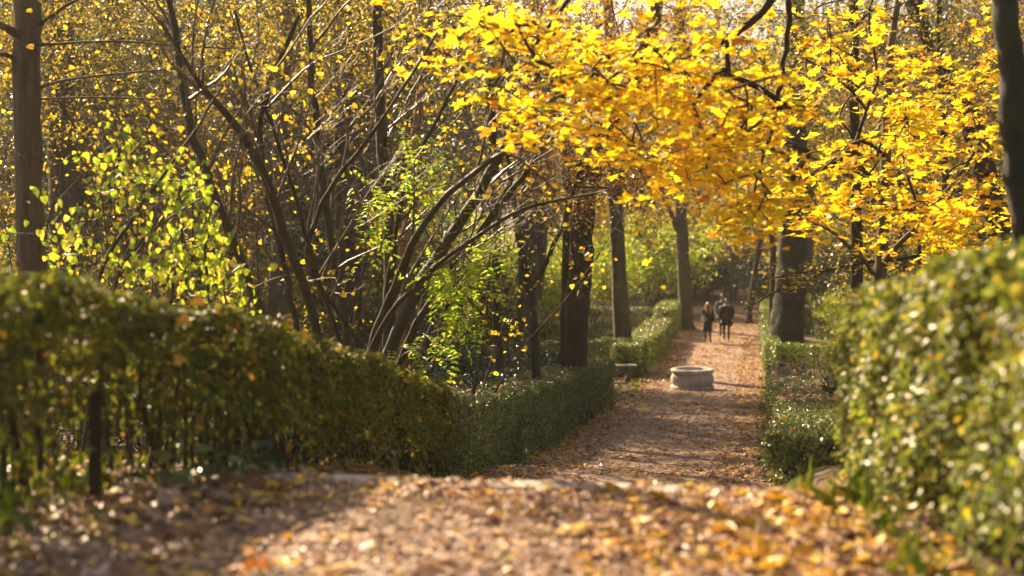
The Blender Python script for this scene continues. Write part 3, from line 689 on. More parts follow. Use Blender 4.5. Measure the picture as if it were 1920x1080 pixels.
# ------------------------------------------------------------------ the multi-stemmed bare shrub in the middle
def big_shrub(pick, main, label, seed):
    rng = np.random.default_rng(seed)
    stems = [  # px, py, width px  (foot first), depth at foot, depth at tip
        ([(500, 600, 17), (460, 510, 17), (432, 440, 17), (385, 330, 16), (352, 220, 17), (338, 150, 15), (330, 60, 13), (310, -20, 11)], 14.8, 14.0),
        ([(598, 640, 17), (570, 540, 18), (535, 440, 18), (505, 350, 18), (470, 270, 17), (425, 215, 14), (385, 170, 11), (350, 120, 9), (300, 40, 7)], 15.7, 14.2),
        ([(560, 630, 12), (540, 520, 12), (515, 420, 13), (495, 330, 12), (480, 240, 10), (520, 120, 9), (560, 30, 8)], 15.8, 15.2),
        ([(655, 660, 15), (640, 560, 15), (622, 470, 15), (608, 380, 14), (596, 280, 13), (585, 160, 12), (580, 60, 11), (578, -60, 9)], 17.0, 16),
        ([(728, 690, 24), (732, 600, 24), (733, 480, 24), (722, 340, 23), (712, 200, 20), (707, 60, 19), (705, -80, 16)], 18.2, 17.4),
        ([(690, 690, 22), (712, 600, 22), (750, 520, 18), (775, 440, 14), (830, 370, 12), (900, 310, 11), (985, 262, 9), (1060, 215, 6)], 17.5, 14.2),
        ([(716, 690, 24), (760, 590, 24), (800, 510, 24), (850, 440, 22), (900, 360, 20), (940, 290, 17), (975, 220, 14), (1010, 130, 11)], 18.0, 16.6),
        ([(745, 690, 14), (790, 590, 15), (860, 480, 14), (930, 400, 12), (985, 320, 10), (1040, 240, 8)], 18.6, 17.5),
        ([(680, 690, 11), (720, 600, 11), (790, 520, 10), (880, 450, 8), (980, 385, 7), (1080, 350, 5), (1180, 352, 3)], 17.3, 13.8),
        ([(640, 640, 9), (600, 540, 9), (580, 470, 8), (560, 380, 7), (520, 260, 7), (470, 130, 6), (440, 20, 5)], 16.6, 14.6),
        ([(620, 560, 9), (560, 500, 9), (590, 400, 9), (640, 320, 9), (700, 250, 7), (760, 160, 6), (820, 60, 4)], 16.4, 14.6),
        ([(800, 690, 8), (830, 600, 8), (862, 500, 7), (900, 430, 6), (960, 340, 5)], 20, 17.0),
        ([(735, 460, 9), (760, 330, 8), (820, 230, 7), (860, 130, 6), (930, 30, 4)], 17.6, 15.6),
    ]
    lines = [TL(s, a, b, n=30, rng=rng, wobble=.01) for s, a, b in [stems[k] for k in pick]]
    f = lines[main][0][0]
    root = thing("shrub", label, "shrub", (f[0], f[1], float(GZ(f[0], f[1]))))
    for i, (X, r) in enumerate(lines):
        o = solid_trunk([(X, r)], M_STEM, root, name="stem", sides=9, seed=300 + i)
    # branches off the upper parts
    sp_, sd, sl_, sr = [], [], [], []
    for i, (X, r) in enumerate(lines):
        n = len(X)
        for _ in range(7):
            j = int(rng.integers(int(n * .45), n - 1)); t = norm(X[j + 1] - X[j]); side = norm(np.cross(t, rng.normal(size=3)))
            a = rng.uniform(.35, .95); d = t * math.cos(a) + side * math.sin(a) + np.array([.12, 0, .05])
            sp_.append(X[j]); sd.append(d); sl_.append(rng.uniform(.7, 1.9)); sr.append(min(r[j] * .6, .02))
    out = levels_grow(sp_, sd, sl_, sr, [dict(npts=9, wob=.1, up=.02, bend=.05, taper=.7), dict(n=5, ang=.55, lr=.48, rr=.55, npts=7, wob=.1, up=.04, bend=.08),
                                        dict(n=4, ang=.6, lr=.65, rr=.65, npts=6, wob=.1, bend=.1)], rng)
    sets = [(a, np.maximum(b, .0022), s) for (a, b), s in zip(out, (5, 4, 3))]
    adopt(join_tubes("branches", sets, M_TWIG), root)
    # a few golden leaves left hanging
    pts = out[2][0].reshape(-1, 3); k = rng.random(len(pts)) < .04
    adopt(leaf_object("leaves", [cluster_leaves(pts[k], rng, 1, .03, .07, .2, HEART)], M_GOLD), root)
big_shrub([3, 4, 5, 6, 7, 8, 9, 10, 11, 12], 1, "many-stemmed bare shrub fanning out widely behind the hedge in the middle", 201)
big_shrub([0, 1, 2], 1, "bare shrub of three dark stems arching to upper left behind the tall hedge", 202)

make_tree("tree", "orange-brown flaking trunk hidden among the fanning shrub stems",
          [TL([(745, 700, 27), (748, 600, 27), (758, 500, 24), (765, 430, 22), (775, 300, 18), (800, 100, 14), (810, -60, 11)], 19)], M_BARKO, 60,
          [E(810, 60, 18, 1.4, 1.2, 1.0)], .07, 3, 120, leafmat=M_GOLD, sides=12)

# more bare, twiggy saplings filling the left half
def twiggy(px, D, h, label, seed, n=4, mat=M_BARKD, leafmat=M_GOLDB, lf=.2, leaf=.07, lean=0.0, dens=1.0, group=None):
    rng = np.random.default_rng(seed); b = P(px, 600, D); g = float(GZ(b[0], b[1]))
    root = thing("sapling", label, "sapling", (b[0], b[1], g), group)
    sp = np.tile([b[0], b[1], g - .05], (n, 1)) + rng.normal(0, .08, (n, 3)) * [1, 1, 0]
    sd = rng.normal(0, .22, (n, 3)); sd[:, 2] = 1; sd[:, 0] += lean
    out = levels_grow(sp, sd, rng.uniform(.8, 1.15, n) * h, rng.uniform(.6, 1.1, n) * .022, [dict(npts=12, wob=.06, up=.03, bend=.03, taper=.8),
            dict(n=int(10 * dens), ang=.75, lr=.36, rr=.55, npts=7, wob=.12, up=.03, t0=.2), dict(n=6, ang=.7, lr=.5, rr=.6, npts=5, wob=.14), dict(n=3, ang=.7, lr=.55, rr=.65, npts=4, wob=.15)], rng)
    adopt(join_tubes("stems", [(out[0][0], out[0][1], 7)], M_STEM), root)
    adopt(join_tubes("branches", [(a, np.maximum(r, .0022), 3) for a, r in out[1:]], mat), root)
    pts = out[3][0].reshape(-1, 3); k = rng.random(len(pts)) < lf * .55 * (np.sin(pts[:, 0] * 2.1 + seed) * np.sin(pts[:, 2] * 1.9 + seed) > -.1)
    adopt(leaf_object("leaves", [cluster_leaves(pts[k], rng, 1, .03, leaf, .3, HEART)], leafmat), root)
twiggy(330, 19, 6.5, "tall bare twiggy sapling behind the bright lime leaves", 401, lean=.1)
twiggy(150, 21, 6.0, "bare twiggy sapling between the two leftmost trunks", 402, lf=.3)
twiggy(-60, 17, 6.0, "twiggy sapling at the far left margin beyond the light brown trunk", 403, lf=.2)
twiggy(450, 23, 7.0, "golden-leaved sapling between the shrub and the grey-brown trunk", 404, lf=.6)
twiggy(850, 21, 6.5, "bare sapling rising behind the right-hand shrub stems", 405, lf=.3, lean=.1)
twiggy(600, 24, 7.5, "golden-leaved sapling behind the shrub's leftmost stems", 406, lf=.6)
twiggy(240, 27, 7.5, "golden-leaved sapling in front of the slim dark trunk", 407, lf=.8)
twiggy(770, 27, 7.5, "golden-leaved sapling behind the orange-brown trunk", 408, lf=.7)
twiggy(60, 27, 7.5, "golden-leaved sapling peeping out on both sides of the left edge trunk", 409, lf=.8)

# bright lime-green leafy shrub at left
def lime_shrub():
    rng = np.random.default_rng(210)
    f = P(255, 560, 13.5); g = float(GZ(f[0], f[1]))
    root = thing("shrub", "backlit lime-green shrub with drooping heart-shaped leaves above the tall hedge", "shrub", (f[0], f[1], g))
    starts, lines = [], []
    main = [([(180, 640, 9), (170, 520, 9), (240, 420, 8), (330, 300, 6), (420, 160, 4)], 13.5, 13.2),
            ([(185, 640, 7), (230, 480, 7), (300, 420, 5), (380, 370, 4)], 13.5, 13.0),
            ([(300, 640, 8), (330, 520, 7), (345, 420, 5), (340, 330, 3)], 13.8, 13.6),
            ([(400, 640, 8), (390, 540, 6), (380, 460, 5), (400, 380, 3)], 13.6, 13.5)]
    L_ = [TL(s, a, b, n=20, rng=rng) for s, a, b in main]
    solid = [(X[None], r[None], 7) for X, r in L_]
    adopt(join_tubes("stems", solid, M_STEM), root)
    boxes = [((165, 420), (300, 60), 10), ((250, 330), (60, 70), 22), ((350, 440), (90, 95), 75), ((230, 300), (60, 45), 18), ((410, 520), (70, 50), 50), ((180, 330), (40, 40), 10),
             ((300, 490), (140, 40), 60), ((130, 440), (60, 70), 25), ((350, 330), (50, 40), 22)]
    T = []
    for (cx, cy), (rx, ry), n in boxes:
        n = int(n * 1.0)
        for _ in range(n): T.append(P(rng.normal(cx, rx * .5), rng.normal(cy, ry * .5), rng.uniform(12.9, 14.4)))
    T = np.array(T); skel = np.concatenate([X[4:] for X, r in L_])
    ln, rd, T = greedy_tree(skel, T, rng, minr=.0022)
    adopt(join_tubes("branches", [(ln, rd, 4)], M_TWIG), root)
    # hanging leaves
    m = 3; T = T[rng.random(len(T)) < .88]; N = len(T) * m; base = np.repeat(T, m, 0) + rng.normal(0, .07, (N, 3))
    along = rng.normal(0, .35, (N, 3)); along[:, 2] -= 1
    nrm = rng.normal(0, 1, (N, 3)); nrm[:, 1] -= .8; nrm[:, 2] *= .5
    adopt(leaf_object("leaves", [leaf_data(base, nrm, .068 * rng.uniform(.55, 1.35, N), HEART, rng, along=along)], M_LIME), root)
lime_shrub()

# pinnate bright green foliage (young ash) around the shrub stems
def pinnate(T, rng, leaflet=.068, L_=.36):
    N = len(T); ax = rng.normal(0, 1, (N, 3)); ax[:, 2] = -np.abs(ax[:, 2]) * .5 - .1; ax = norm(ax)
    up = norm(np.cross(np.cross(ax, np.tile([0, 0, 1.], (N, 1))), ax) + rng.normal(0, .3, (N, 3))); sd = norm(np.cross(ax, up))
    pos, nrm, al = [], [], []
    for j in range(6):
        for s in (-1, 1):
            p = T + ax * (L_ * (.15 + .15 * j)); p[:, 2] -= .02 * j * j * .2
            pos.append(p); nrm.append(up + rng.normal(0, .2, (N, 3))); al.append(sd * s + ax * .4)
    pos.append(T + ax * L_); nrm.append(up); al.append(ax)
    pos, nrm, al = np.concatenate(pos), np.concatenate(nrm), np.concatenate(al)
    rach = T[:, None] + ax[:, None] * (np.linspace(0, 1, 3)[None, :, None] * L_)
    return leaf_data(pos, nrm, leaflet * rng.uniform(.7, 1.25, len(pos)), OVAL, rng, along=al, width=np.full(len(pos), 1.1)), (rach, np.tile([.0025, .002, .0015], (N, 1)), 3)
def ash():
    rng = np.random.default_rng(220)
    f = P(785, 700, 20); g = float(GZ(f[0], f[1]))
    root = thing("ash_sapling", "bright green ash sapling with feathery leaves arching between the shrub stems", "sapling", (f[0], f[1], g))
    main = [([(770, 700, 7), (800, 620, 6), (850, 540, 5), (880, 500, 4)], 20, 16.4), ([(760, 700, 8), (760, 560, 7), (770, 420, 6), (790, 300, 5), (800, 250, 3)], 19.5, 17.5),
            ([(790, 700, 6), (850, 640, 5), (880, 600, 3)], 20, 17), ([(765, 600, 5), (730, 480, 4), (700, 380, 3)], 19, 17.5)]
    L_ = [TL(s, a, b, n=16, rng=rng) for s, a, b in main]
    adopt(join_tubes("stems", [(X[None], r[None], 6) for X, r in L_], M_TWIG), root)
    boxes = [((800, 290), (60, 60), 40), ((720, 340), (60, 50), 22), ((780, 360), (90, 60), 22), ((850, 500), (60, 40), 60), ((900, 480), (35, 40), 16), ((870, 570), (60, 60), 42), ((820, 640), (60, 30), 16), ((710, 420), (40, 50), 14), ((760, 660), (40, 30), 8)]
    T = np.array([P(rng.normal(cx, rx * .5), rng.normal(cy, ry * .5), rng.uniform(16.0, 18.0)) for (cx, cy), (rx, ry), n in boxes for _ in range(int(n * .8))])
    ln, rd, T = greedy_tree(np.concatenate([X[3:] for X, r in L_]), T, rng, minr=.002)
    lv, rach = pinnate(T, rng)
    adopt(join_tubes("branches", [(ln, rd, 4), rach], M_TWIG), root)
    adopt(leaf_object("leaves", [lv], M_GREEN), root)
ash()

# ------------------------------------------------------------------ the yellow maples
def maple(name, label, lines, bark, regions, D0, D1, n, seed, leaf=.145, per=7, vert=None):
    """regions: list of ((px, py), (rx, ry), weight) ellipses in which the sprays hang, D0..D1 their distance"""
    rng = np.random.default_rng(seed); X0 = lines[0][0][0]
    root = thing(name, label, "maple", (X0[0], X0[1], float(GZ(X0[0], X0[1]))))
    solid_trunk(lines, bark, root, sides=12, seed=seed)
    w = np.array([r[2] for r in regions], float); ch = rng.choice(len(regions), n, p=w / w.sum())
    T = []
    for c in ch:
        (cx, cy), (rx, ry), _ = regions[c]
        a = rng.uniform(0, 2 * math.pi); q = min(abs(rng.normal(0, .62)) ** .8, 1.5)
        T.append(P(cx + rx * q * math.cos(a), cy + ry * q * math.sin(a), rng.uniform(D0, D1)))
    T = np.array(T)
    skel = np.concatenate([X[int(len(X) * .3):] for X, r in lines])
    ln, rd, T = greedy_tree(skel, T, rng, minr=.0035)
    m = len(T) * 2; s = np.repeat(T, 2, 0); d = rng.normal(size=(m, 3)); d[:, 2] *= .3; d = norm(d) * rng.uniform(.2, .42, m)[:, None]
    f = np.linspace(0, 1, 4)[None, :, None]; tw = s[:, None] + d[:, None] * f - np.array([0, 0, .08]) * f * f
    adopt(join_tubes("branches", [(ln, rd, 5), (tw, np.tile([.0035, .003, .0025, .002], (m, 1)), 3)], M_BARKD), root)
    N = m * per; ti = np.repeat(np.arange(m), per); q = rng.uniform(.1, 1.05, N)
    base = s[ti] + d[ti] * q[:, None] - np.array([0, 0, .08]) * (q * q)[:, None]
    out = rng.normal(size=(N, 3)); out[:, 2] = out[:, 2] * .35 - .35; out = norm(out)
    pet = rng.uniform(.03, .1, N)
    pos = base + out * pet[:, None]
    nrm = rng.normal(0, .42, (N, 3)); nrm[:, 2] = 1.0
    sz = leaf * rng.uniform(.5, 1.15, N)
    al = out.copy(); al[:, 2] -= .35
    adopt(join_tubes("petioles", [(np.stack([base, pos], 1), np.full((N, 2), .0012), 3)], M_TWIG), root)
    adopt(leaf_object("crown", [leaf_data(pos, nrm, sz, MAPLE, rng, along=al, curl=rng.uniform(-1.5, 2.5, N))], M_MAPLE), root)
maple("maple", "yellow maple with a slim grey-brown forked trunk at right, above the close hedge",
      [TL([(1642, 640, 26), (1650, 520, 24), (1657, 400, 22), (1662, 260, 18), (1664, 120, 15), (1690, -40, 11)], 20),
       TL([(1652, 500, 13), (1690, 455, 11), (1740, 400, 9), (1800, 330, 7), (1850, 250, 4)], 20, 18, n=16, below=0),
       TL([(1658, 380, 9), (1600, 330, 8), (1530, 300, 6), (1460, 260, 4)], 20, 17, n=16, below=0),
       TL([(1648, 520, 8), (1600, 470, 7), (1560, 430, 5), (1500, 410, 3)], 20, 18, n=14, below=0)], M_BARKG,
      [((1700, 200), (230, 200), 10), ((1780, 400), (140, 90), 5.5), ((1560, 380), (110, 60), 2.6), ((1650, 320), (200, 100), 4), ((1560, 80), (160, 110), 2.2), ((1680, -120), (260, 120), 3)], 14, 20, 310, 501, per=4, leaf=.13)
maple("maple", "big yellow maple whose boughs hang over the walk from beyond the top edge",
      [TL([(2120, 700, 70), (2080, 400, 64), (2040, 100, 60), (1960, -200, 50), (1850, -420, 40), (1600, -520, 30)], 13, 13.5, n=30),
       TL([(1880, -400, 26), (1700, -260, 22), (1540, -120, 18), (1400, 60, 14), (1280, 110, 10), (1200, 150, 8)], 13, 14, n=26, below=0),
       TL([(1640, -500, 24), (1400, -360, 20), (1200, -180, 15), (1080, -20, 10), (1000, 90, 7)], 13.5, 13, n=24, below=0),
       TL([(1480, -80, 12), (1480, 60, 10), (1460, 200, 8), (1420, 330, 5)], 13, 14, n=16, below=0)], M_BARKD,
      [((960, 60), (180, 80), 6), ((1130, 160), (160, 110), 8), ((1280, 120), (160, 140), 8), ((1310, 280), (130, 90), 6), ((1410, 210), (110, 150), 4), ((1420, 390), (90, 50), 2.2), ((1000, 210), (90, 50), 2), ((1170, 300), (80, 40), .9), ((1300, -120), (400, 120), 5)], 11.5, 15.5, 410, 502, per=5, leaf=.12)
maple("maple", "young maple of orange-yellow leaves farther back at upper right",
      [TL([(1790, 640, 18), (1780, 500, 16), (1770, 300, 14), (1760, 60, 11), (1760, -100, 8)], 27)], M_BARKD,
      [((1800, 440), (120, 60), 3), ((1720, 260), (160, 160), 4), ((1850, 150), (90, 150), 3)], 24, 28, 110, 503, leaf=.14, per=6)

# low bough of small yellow-green leaves reaching in front of the very thick trunk
def bough():
    rng = np.random.default_rng(230)
    main = [([(1720, 480, 7), (1640, 490, 6), (1560, 505, 5), (1490, 530, 4), (1430, 560, 3), (1395, 580, 2)], 21, 19), ([(1560, 505, 3), (1500, 512, 2.5), (1440, 524, 2)], 20, 19.6)]
    L_ = []
    for s, a, b in main:
        s = sorted(s, key=lambda q: -q[0]); W = np.array([P(p[0], p[1], d) for p, d in zip(s, np.linspace(a, b, len(s)))]); r = np.array([p[2] / 2 * 20 / F_PX for p in s])
        t = np.linspace(0, len(s) - 1, 18); X = np.stack([np.interp(t, range(len(s)), W[:, k]) for k in range(3)], -1); X[1:-1] += rng.normal(0, .012, (16, 3)); L_.append((X, np.interp(t, range(len(s)), r)))
    # its own slim trunk
    tr = TL([(1735, 640, 11), (1730, 560, 10), (1722, 470, 8), (1715, 380, 5)], 21, n=14)
    f = tr[0][0]
    root = thing("sapling", "slender sapling whose low bough of small yellow-green leaves crosses the very thick trunk", "sapling", (f[0], f[1], float(GZ(f[0], f[1]))))
    solid_trunk([tr] + L_, M_BARKD, root, sides=7, seed=5)
    T = []
    for X, r in L_:
        for _ in range(34):
            j = rng.integers(4, len(X)); T.append(X[j] + rng.normal(0, 1, 3) * [.16, .2, .07])
    T = np.array(T); ln, rd, T = greedy_tree(np.concatenate([X for X, r in L_]), T, rng, minr=.0022)
    adopt(join_tubes("branches", [(ln, rd, 3)], M_BARKD), root)
    adopt(leaf_object("leaves", [cluster_leaves(T, rng, 5, .06, .055, 1.2, MAPLE)], M_OLIVED), root)
bough()

# ------------------------------------------------------------------ understorey bushes and filler trees
def bush_proto(name, cat, r, h, n, leaf, mat, seed, stem_mat=M_BARKD):
    rng = np.random.default_rng(seed)
    root = thing(name, "", cat)
    ns = 14; sd = rng.normal(0, .45, (ns, 3)); sd[:, 2] = 1
    out = levels_grow(rng.normal(0, .1, (ns, 3)) * [1, 1, 0], sd, rng.uniform(.7, 1.05, ns) * h, np.full(ns, .018),
                      [dict(npts=7, wob=.1, up=.0, bend=.06), dict(n=8, ang=.7, lr=.45, rr=.6, npts=5, wob=.15), dict(n=4, ang=.7, lr=.6, rr=.6, npts=4, wob=.15)], rng)
    s = join_tubes("stems", [(a, np.maximum(b, .004), 3) for a, b in out], stem_mat); s.parent = root
    pts = np.concatenate([out[2][0].reshape(-1, 3), out[1][0].reshape(-1, 3)]); pts = pts[pts[:, 2] > .05]
    k = rng.integers(0, len(pts), n)
    c = leaf_object("foliage", [cluster_leaves(pts[k], rng, 1, .09 * r, leaf, .5, OVAL)], mat); c.parent = root
    return root
PB = {}
def bush(kind, px, D, label=None, s=1.0, group=None, x=None, rz=None):
    specs = {"laurel": ("laurel_bush", "bush", 1.4, 2.4, 9000, .12, M_DARKGREEN), "gold": ("golden_bush", "bush", 1.4, 2.6, 7000, .09, M_GOLD),
             "olive": ("leafy_bush", "bush", 1.4, 2.4, 8000, .085, M_OLIVE), "lime": ("leafy_bush", "bush", 1.5, 2.8, 7000, .1, M_LIME), "amber": ("golden_bush", "bush", 1.5, 2.8, 8000, .1, M_GOLDB), "ivy": ("ivy_bush", "bush", 1.2, 1.1, 7000, .07, M_DARKGREEN)}
    g = specs[kind]
    X = x if x is not None else P(px, 600, D)[0]
    z = float(GZ(X, D)) - .05
    rz = RNG.uniform(0, 6.28) if rz is None else rz
    if kind not in PB:
        r = bush_proto(g[0], g[1], g[2], g[3], g[4], g[5], g[6], 600 + len(PB)); PB[kind] = r
        r.location = (X, D, z); r.rotation_euler = (0, 0, rz); r.scale = (s, s, s); r["label"] = label or group
        if group: r["group"] = group
        return r
    return copy_thing(PB[kind], (X, D, z), rz, s, label or group, group)

bush("laurel", 1335, 86, "glossy dark laurel bush glinting in the sun at the end of the walk", 1.35)
bush("laurel", 1420, 88, "glossy dark laurel bush right of the thin pale trunk", 1.3)
bush("laurel", 1590, 66, "dark laurel bush between the dim trunk and the close hedge", 1.5)
bush("laurel", 1225, 92, "dark laurel bush behind the tall grey trunk by the walk", 1.6)
bush("laurel", 860, 25.5, "round dark evergreen bush behind the corner of the two left hedges", .62)
bush("laurel", 600, 27, "dark evergreen bush in the shade behind the shrub's feet", .75)
bush("laurel", 420, 25, "dark evergreen bush behind the stem nearest the lime leaves", .7)
bush("laurel", 760, 33, "dark evergreen bush behind the orange-brown trunk", .9)
bush("laurel", 1520, 78, "dark laurel bush far off behind the very thick trunk", 1.8)
bush("lime", 1110, 70, "sunlit yellow-green bush left of the cross-hedge trunk", 1.5)
bush("lime", 1225, 74, "sunlit yellow-green bush between the two grey trunks", 1.7)
bush("lime", 1030, 60, "sunlit yellow-green bush behind the big oak", 1.4)
bush("lime", 950, 58, "sunlit yellow-green bush behind the slim straight trunk", 1.4)
bush("lime", 1585, 58, "small sunlit yellow bush beside the close hedge's far end", .7)
G5 = "tall golden thickets in the haze beyond the walk's end"
for px, D, s_ in [(1345, 104, 3.0), (1420, 102, 2.7), (1475, 97, 2.5), (1150, 92, 2.4), (1270, 108, 3.2), (1540, 92, 2.2)]:
    bush("amber", px, D, None, s_, group=G5)
bush("gold", 1170, 88, "golden bush in the haze above the far cross hedge", 2.0)
bush("gold", 1290, 92, "golden bush in the haze left of the laurel", 2.2)
bush("gold", 1480, 92, "golden bush in the haze right of the walk's end", 2.2)
G1 = "leafy bushes in the dim wood at left"
for i, (px, D, k, s) in enumerate([(20, 22, "olive", 1.2), (150, 24, "olive", 1.1), (280, 23, "olive", 1.0), (380, 28, "olive", 1.2), (520, 34, "olive", 1.3), (90, 33, "olive", 1.5), (240, 36, "gold", 1.5),
                                   (430, 38, "gold", 1.5), (640, 40, "olive", 1.5), (760, 42, "olive", 1.6), (860, 44, "olive", 1.5), (560, 48, "lime", 1.6), (-20, 40, "olive", 1.8), (340, 50, "gold", 2.0), (150, 52, "gold", 2.0),
                                   (690, 56, "gold", 2.0), (840, 60, "lime", 1.8), (480, 62, "gold", 2.2), (260, 66, "olive", 2.2), (40, 64, "olive", 2.2)]):
    bush(k, px, D, None, s, group=G1)
G2 = "leafy bushes in the wood at right behind the maple"
for i, (px, D, k, s) in enumerate([(1690, 36, "olive", 1.1), (1760, 34, "olive", 1.2), (1870, 36, "gold", 1.2), (1900, 38, "olive", 1.5), (1750, 48, "olive", 1.7), (1760, 52, "gold", 1.8), (1880, 54, "gold", 2.0), (1980, 46, "olive", 1.6), (1600, 70, "gold", 2.2), (1720, 74, "gold", 2.2), (1850, 76, "gold", 2.2)]):
    bush(k, px, D, None, s, group=G2)
G3 = "low ivy mounds under the trees behind the lower hedge"
for px, D, s in [(880, 22.5, .9), (930, 28, 1.0), (980, 31, 1.0), (1030, 34, 1.0), (960, 37, 1.2), (900, 33, 1.1), (1010, 40, 1.1), (840, 29, 1.0), (780, 24, .9), (700, 22, .9), (1080, 38, .9), (1600, 33, 1.0), (1620, 38, 1.0), (870, 38, 1.2)]:
    bush("ivy", px, D, None, s, group=G3)

# filler trees: three prototypes, copied
def proto_tree(seed, mat, h=13, leaf=.11, n=230, r=.17, per=6, bark=M_BARKD):
    rng = np.random.default_rng(seed); k = 16
    z = np.linspace(-.3, h, k); X = np.stack([np.cumsum(rng.normal(0, .09, k)), np.cumsum(rng.normal(0, .09, k)), z], -1); X[:, :2] -= X[0, :2]
    rr = r * (1.15 - .8 * np.linspace(0, 1, k)); rr[0] *= 1.3
    return make_tree("tree", "", [(X, rr)], bark, n, [((0, 0, h * .62), (3.1, 3.1, h * .3), 3), ((0, 0, h * .35), (2.4, 2.4, h * .17), 1)], leaf, per, seed, leafmat=mat, spread=.4, sides=9, minr=.005)
protos = [proto_tree(701, M_GOLD), proto_tree(702, M_OLIVE, 12), proto_tree(703, M_RUST, 14), proto_tree(704, M_GOLD, 11, .1, 260)]
PT = np.random.default_rng(77)
spots_left = [(-130, 30), (180, 44), (330, 40), (440, 46), (590, 44), (720, 48), (820, 52), (900, 50), (30, 48), (260, 54), (110, 60), (400, 58), (520, 56), (660, 62), (780, 66), (930, 66), (1060, 62), (-100, 56), (340, 70), (200, 74), (60, 76), (560, 74), (480, 82), (700, 80), (860, 82), (1000, 78), (1100, 86), (1190, 90), (-40, 86), (300, 90), (620, 92)]
spots_right = [(1960, 44), (1700, 42), (1830, 44), (1930, 40), (2010, 56), (1690, 62), (1760, 60), (1880, 62), (1560, 74), (1640, 80), (1730, 78), (1840, 82), (1940, 72), (1500, 88), (1440, 96), (1290, 100), (1370, 104), (1990, 58)]
SUNLIT = [(8.4, 58), (9.0, 61), (9.6, 65), (7.6, 54), (7.0, 50), (6.3, 46), (5.6, 42), (10.5, 70), (13, 84), (9.5, 77), (12, 77), (14, 77), (-3, 24), (-6, 27)]
def shades(x, y, rad=2.6, lo=4.5, hi=24):
    ux, uy = math.sin(SUN_AZ), math.cos(SUN_AZ)
    for px, py in SUNLIT:
        dx, dy = x - px, y - py; d = dx * ux + dy * uy; q = abs(dx * uy - dy * ux)
        if lo < d < hi and q < rad: return True
    return False
used = [False] * 4
for lst, grp in ((spots_left, "slender background trees of the wood at left"), (spots_right, "slender background trees of the wood at right")):
    for i, (px, D) in enumerate(lst):
        grp = None
        k = int(PT.choice(4, p=[.22, .4, .16, .22])); X = P(px, 600, D)[0]; z = float(GZ(X, D)); rz = PT.uniform(0, 6.28); s = PT.uniform(.85, 1.2)
        if shades(X, D): continue
        grp = f"slender {('golden', 'olive', 'rust', 'yellow')[k]}-leaved background trees of the wood at {'left' if lst is spots_left else 'right'}"
        if not used[k]:
            used[k] = True; o = protos[k]; o.location = (X, D, z); o.rotation_euler = (0, 0, rz); o.scale = (s, s, s); o["label"] = grp; o["group"] = grp
        else: copy_thing(protos[k], (X, D, z), rz, s, grp, grp)

# evergreens added among them to darken and close the background
ev = proto_tree(711, M_DARKGREEN, 15, .16, 330, .2, 9)
G4 = "added dark evergreen trees that darken the depth of the wood"
for i, (px, D, s_) in enumerate([(140, 42, 1.0), (300, 52, 1.1), (640, 60, 1.15), (800, 74, 1.3), (460, 66, 1.2), (20, 54, 1.1), (960, 88, 1.4), (1120, 94, 1.4), (560, 84, 1.4), (220, 80, 1.3), (1620, 66, 1.1), (1780, 68, 1.2), (1900, 60, 1.1), (1560, 96, 1.4), (1700, 90, 1.4), (380, 94, 1.5), (720, 96, 1.5), (80, 92, 1.5), (1250, 98, 1.4), (880, 98, 1.5), (60, 36, 1.1), (215, 39, 1.15), (690, 50, 1.2), (590, 40, 1.0), (-80, 34, 1.1)]):
    X = P(px, 600, D)[0]; z = float(GZ(X, D)); rz = PT.uniform(0, 6.28)
    if i and shades(X, D): continue
    if i == 0: ev.location = (X, D, z); ev.rotation_euler = (0, 0, rz); ev["label"] = G4; ev["group"] = G4
    else: copy_thing(ev, (X, D, z), rz, s_, G4, G4)

# far wood as one mass
def woods():
    rng = np.random.default_rng(88); n = 330
    Y = rng.uniform(98, 150, n); X = rng.uniform(-70, 90, n) * (Y / 130) + 12
    SUNLIT[:] = [(9, 77), (11.5, 77), (14, 77), (11, 84), (13.5, 85), (16, 86)]
    ok = np.array([not shades(a, b, 4.2, 5, 46) for a, b in zip(X, Y)]); X, Y = X[ok], Y[ok]; n = len(X)
    k = 8; z = GZ(X, Y); h = rng.uniform(15, 25, n); f = np.linspace(0, 1, k)
    ln = np.zeros((n, k, 3)); ln[:, :, 0] = X[:, None] + np.cumsum(rng.normal(0, .25, (n, k)), 1); ln[:, :, 1] = Y[:, None]; ln[:, :, 2] = z[:, None] + h[:, None] * f[None]
    rd = rng.uniform(.12, .35, n)[:, None] * (1.1 - .8 * f)[None]
    V, Fq = tubes(ln, rd, 6)
    N = 330000; i = rng.integers(0, n, N); u = rng.random(N)
    v = norm(rng.normal(size=(N, 3))) * (rng.random(N) ** .5)[:, None]
    cl = rng.normal(0, 1, (n, 14, 3)); cl = norm(cl) * rng.uniform(.5, 1, (n, 14, 1)); j = rng.integers(0, 14, N)
    c = np.stack([X, Y, z + h * .5], -1)[i] + cl[i, j] * np.stack([np.full(N, 3.2), np.full(N, 3.2), h[i] * .46], -1)
    pos = c + v * [1.5, 1.5, 1.2]
    LV, LF = leaf_data(pos, rng.normal(size=(N, 3)) + [0, 0, .5], .3 * rng.uniform(.6, 1.3, N), DIAMOND, rng)
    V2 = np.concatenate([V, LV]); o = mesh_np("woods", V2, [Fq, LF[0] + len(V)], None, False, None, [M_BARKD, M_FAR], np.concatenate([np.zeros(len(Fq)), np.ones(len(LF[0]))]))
    tag(o, "hazy golden wood closing the view far behind", kind="stuff")
woods()

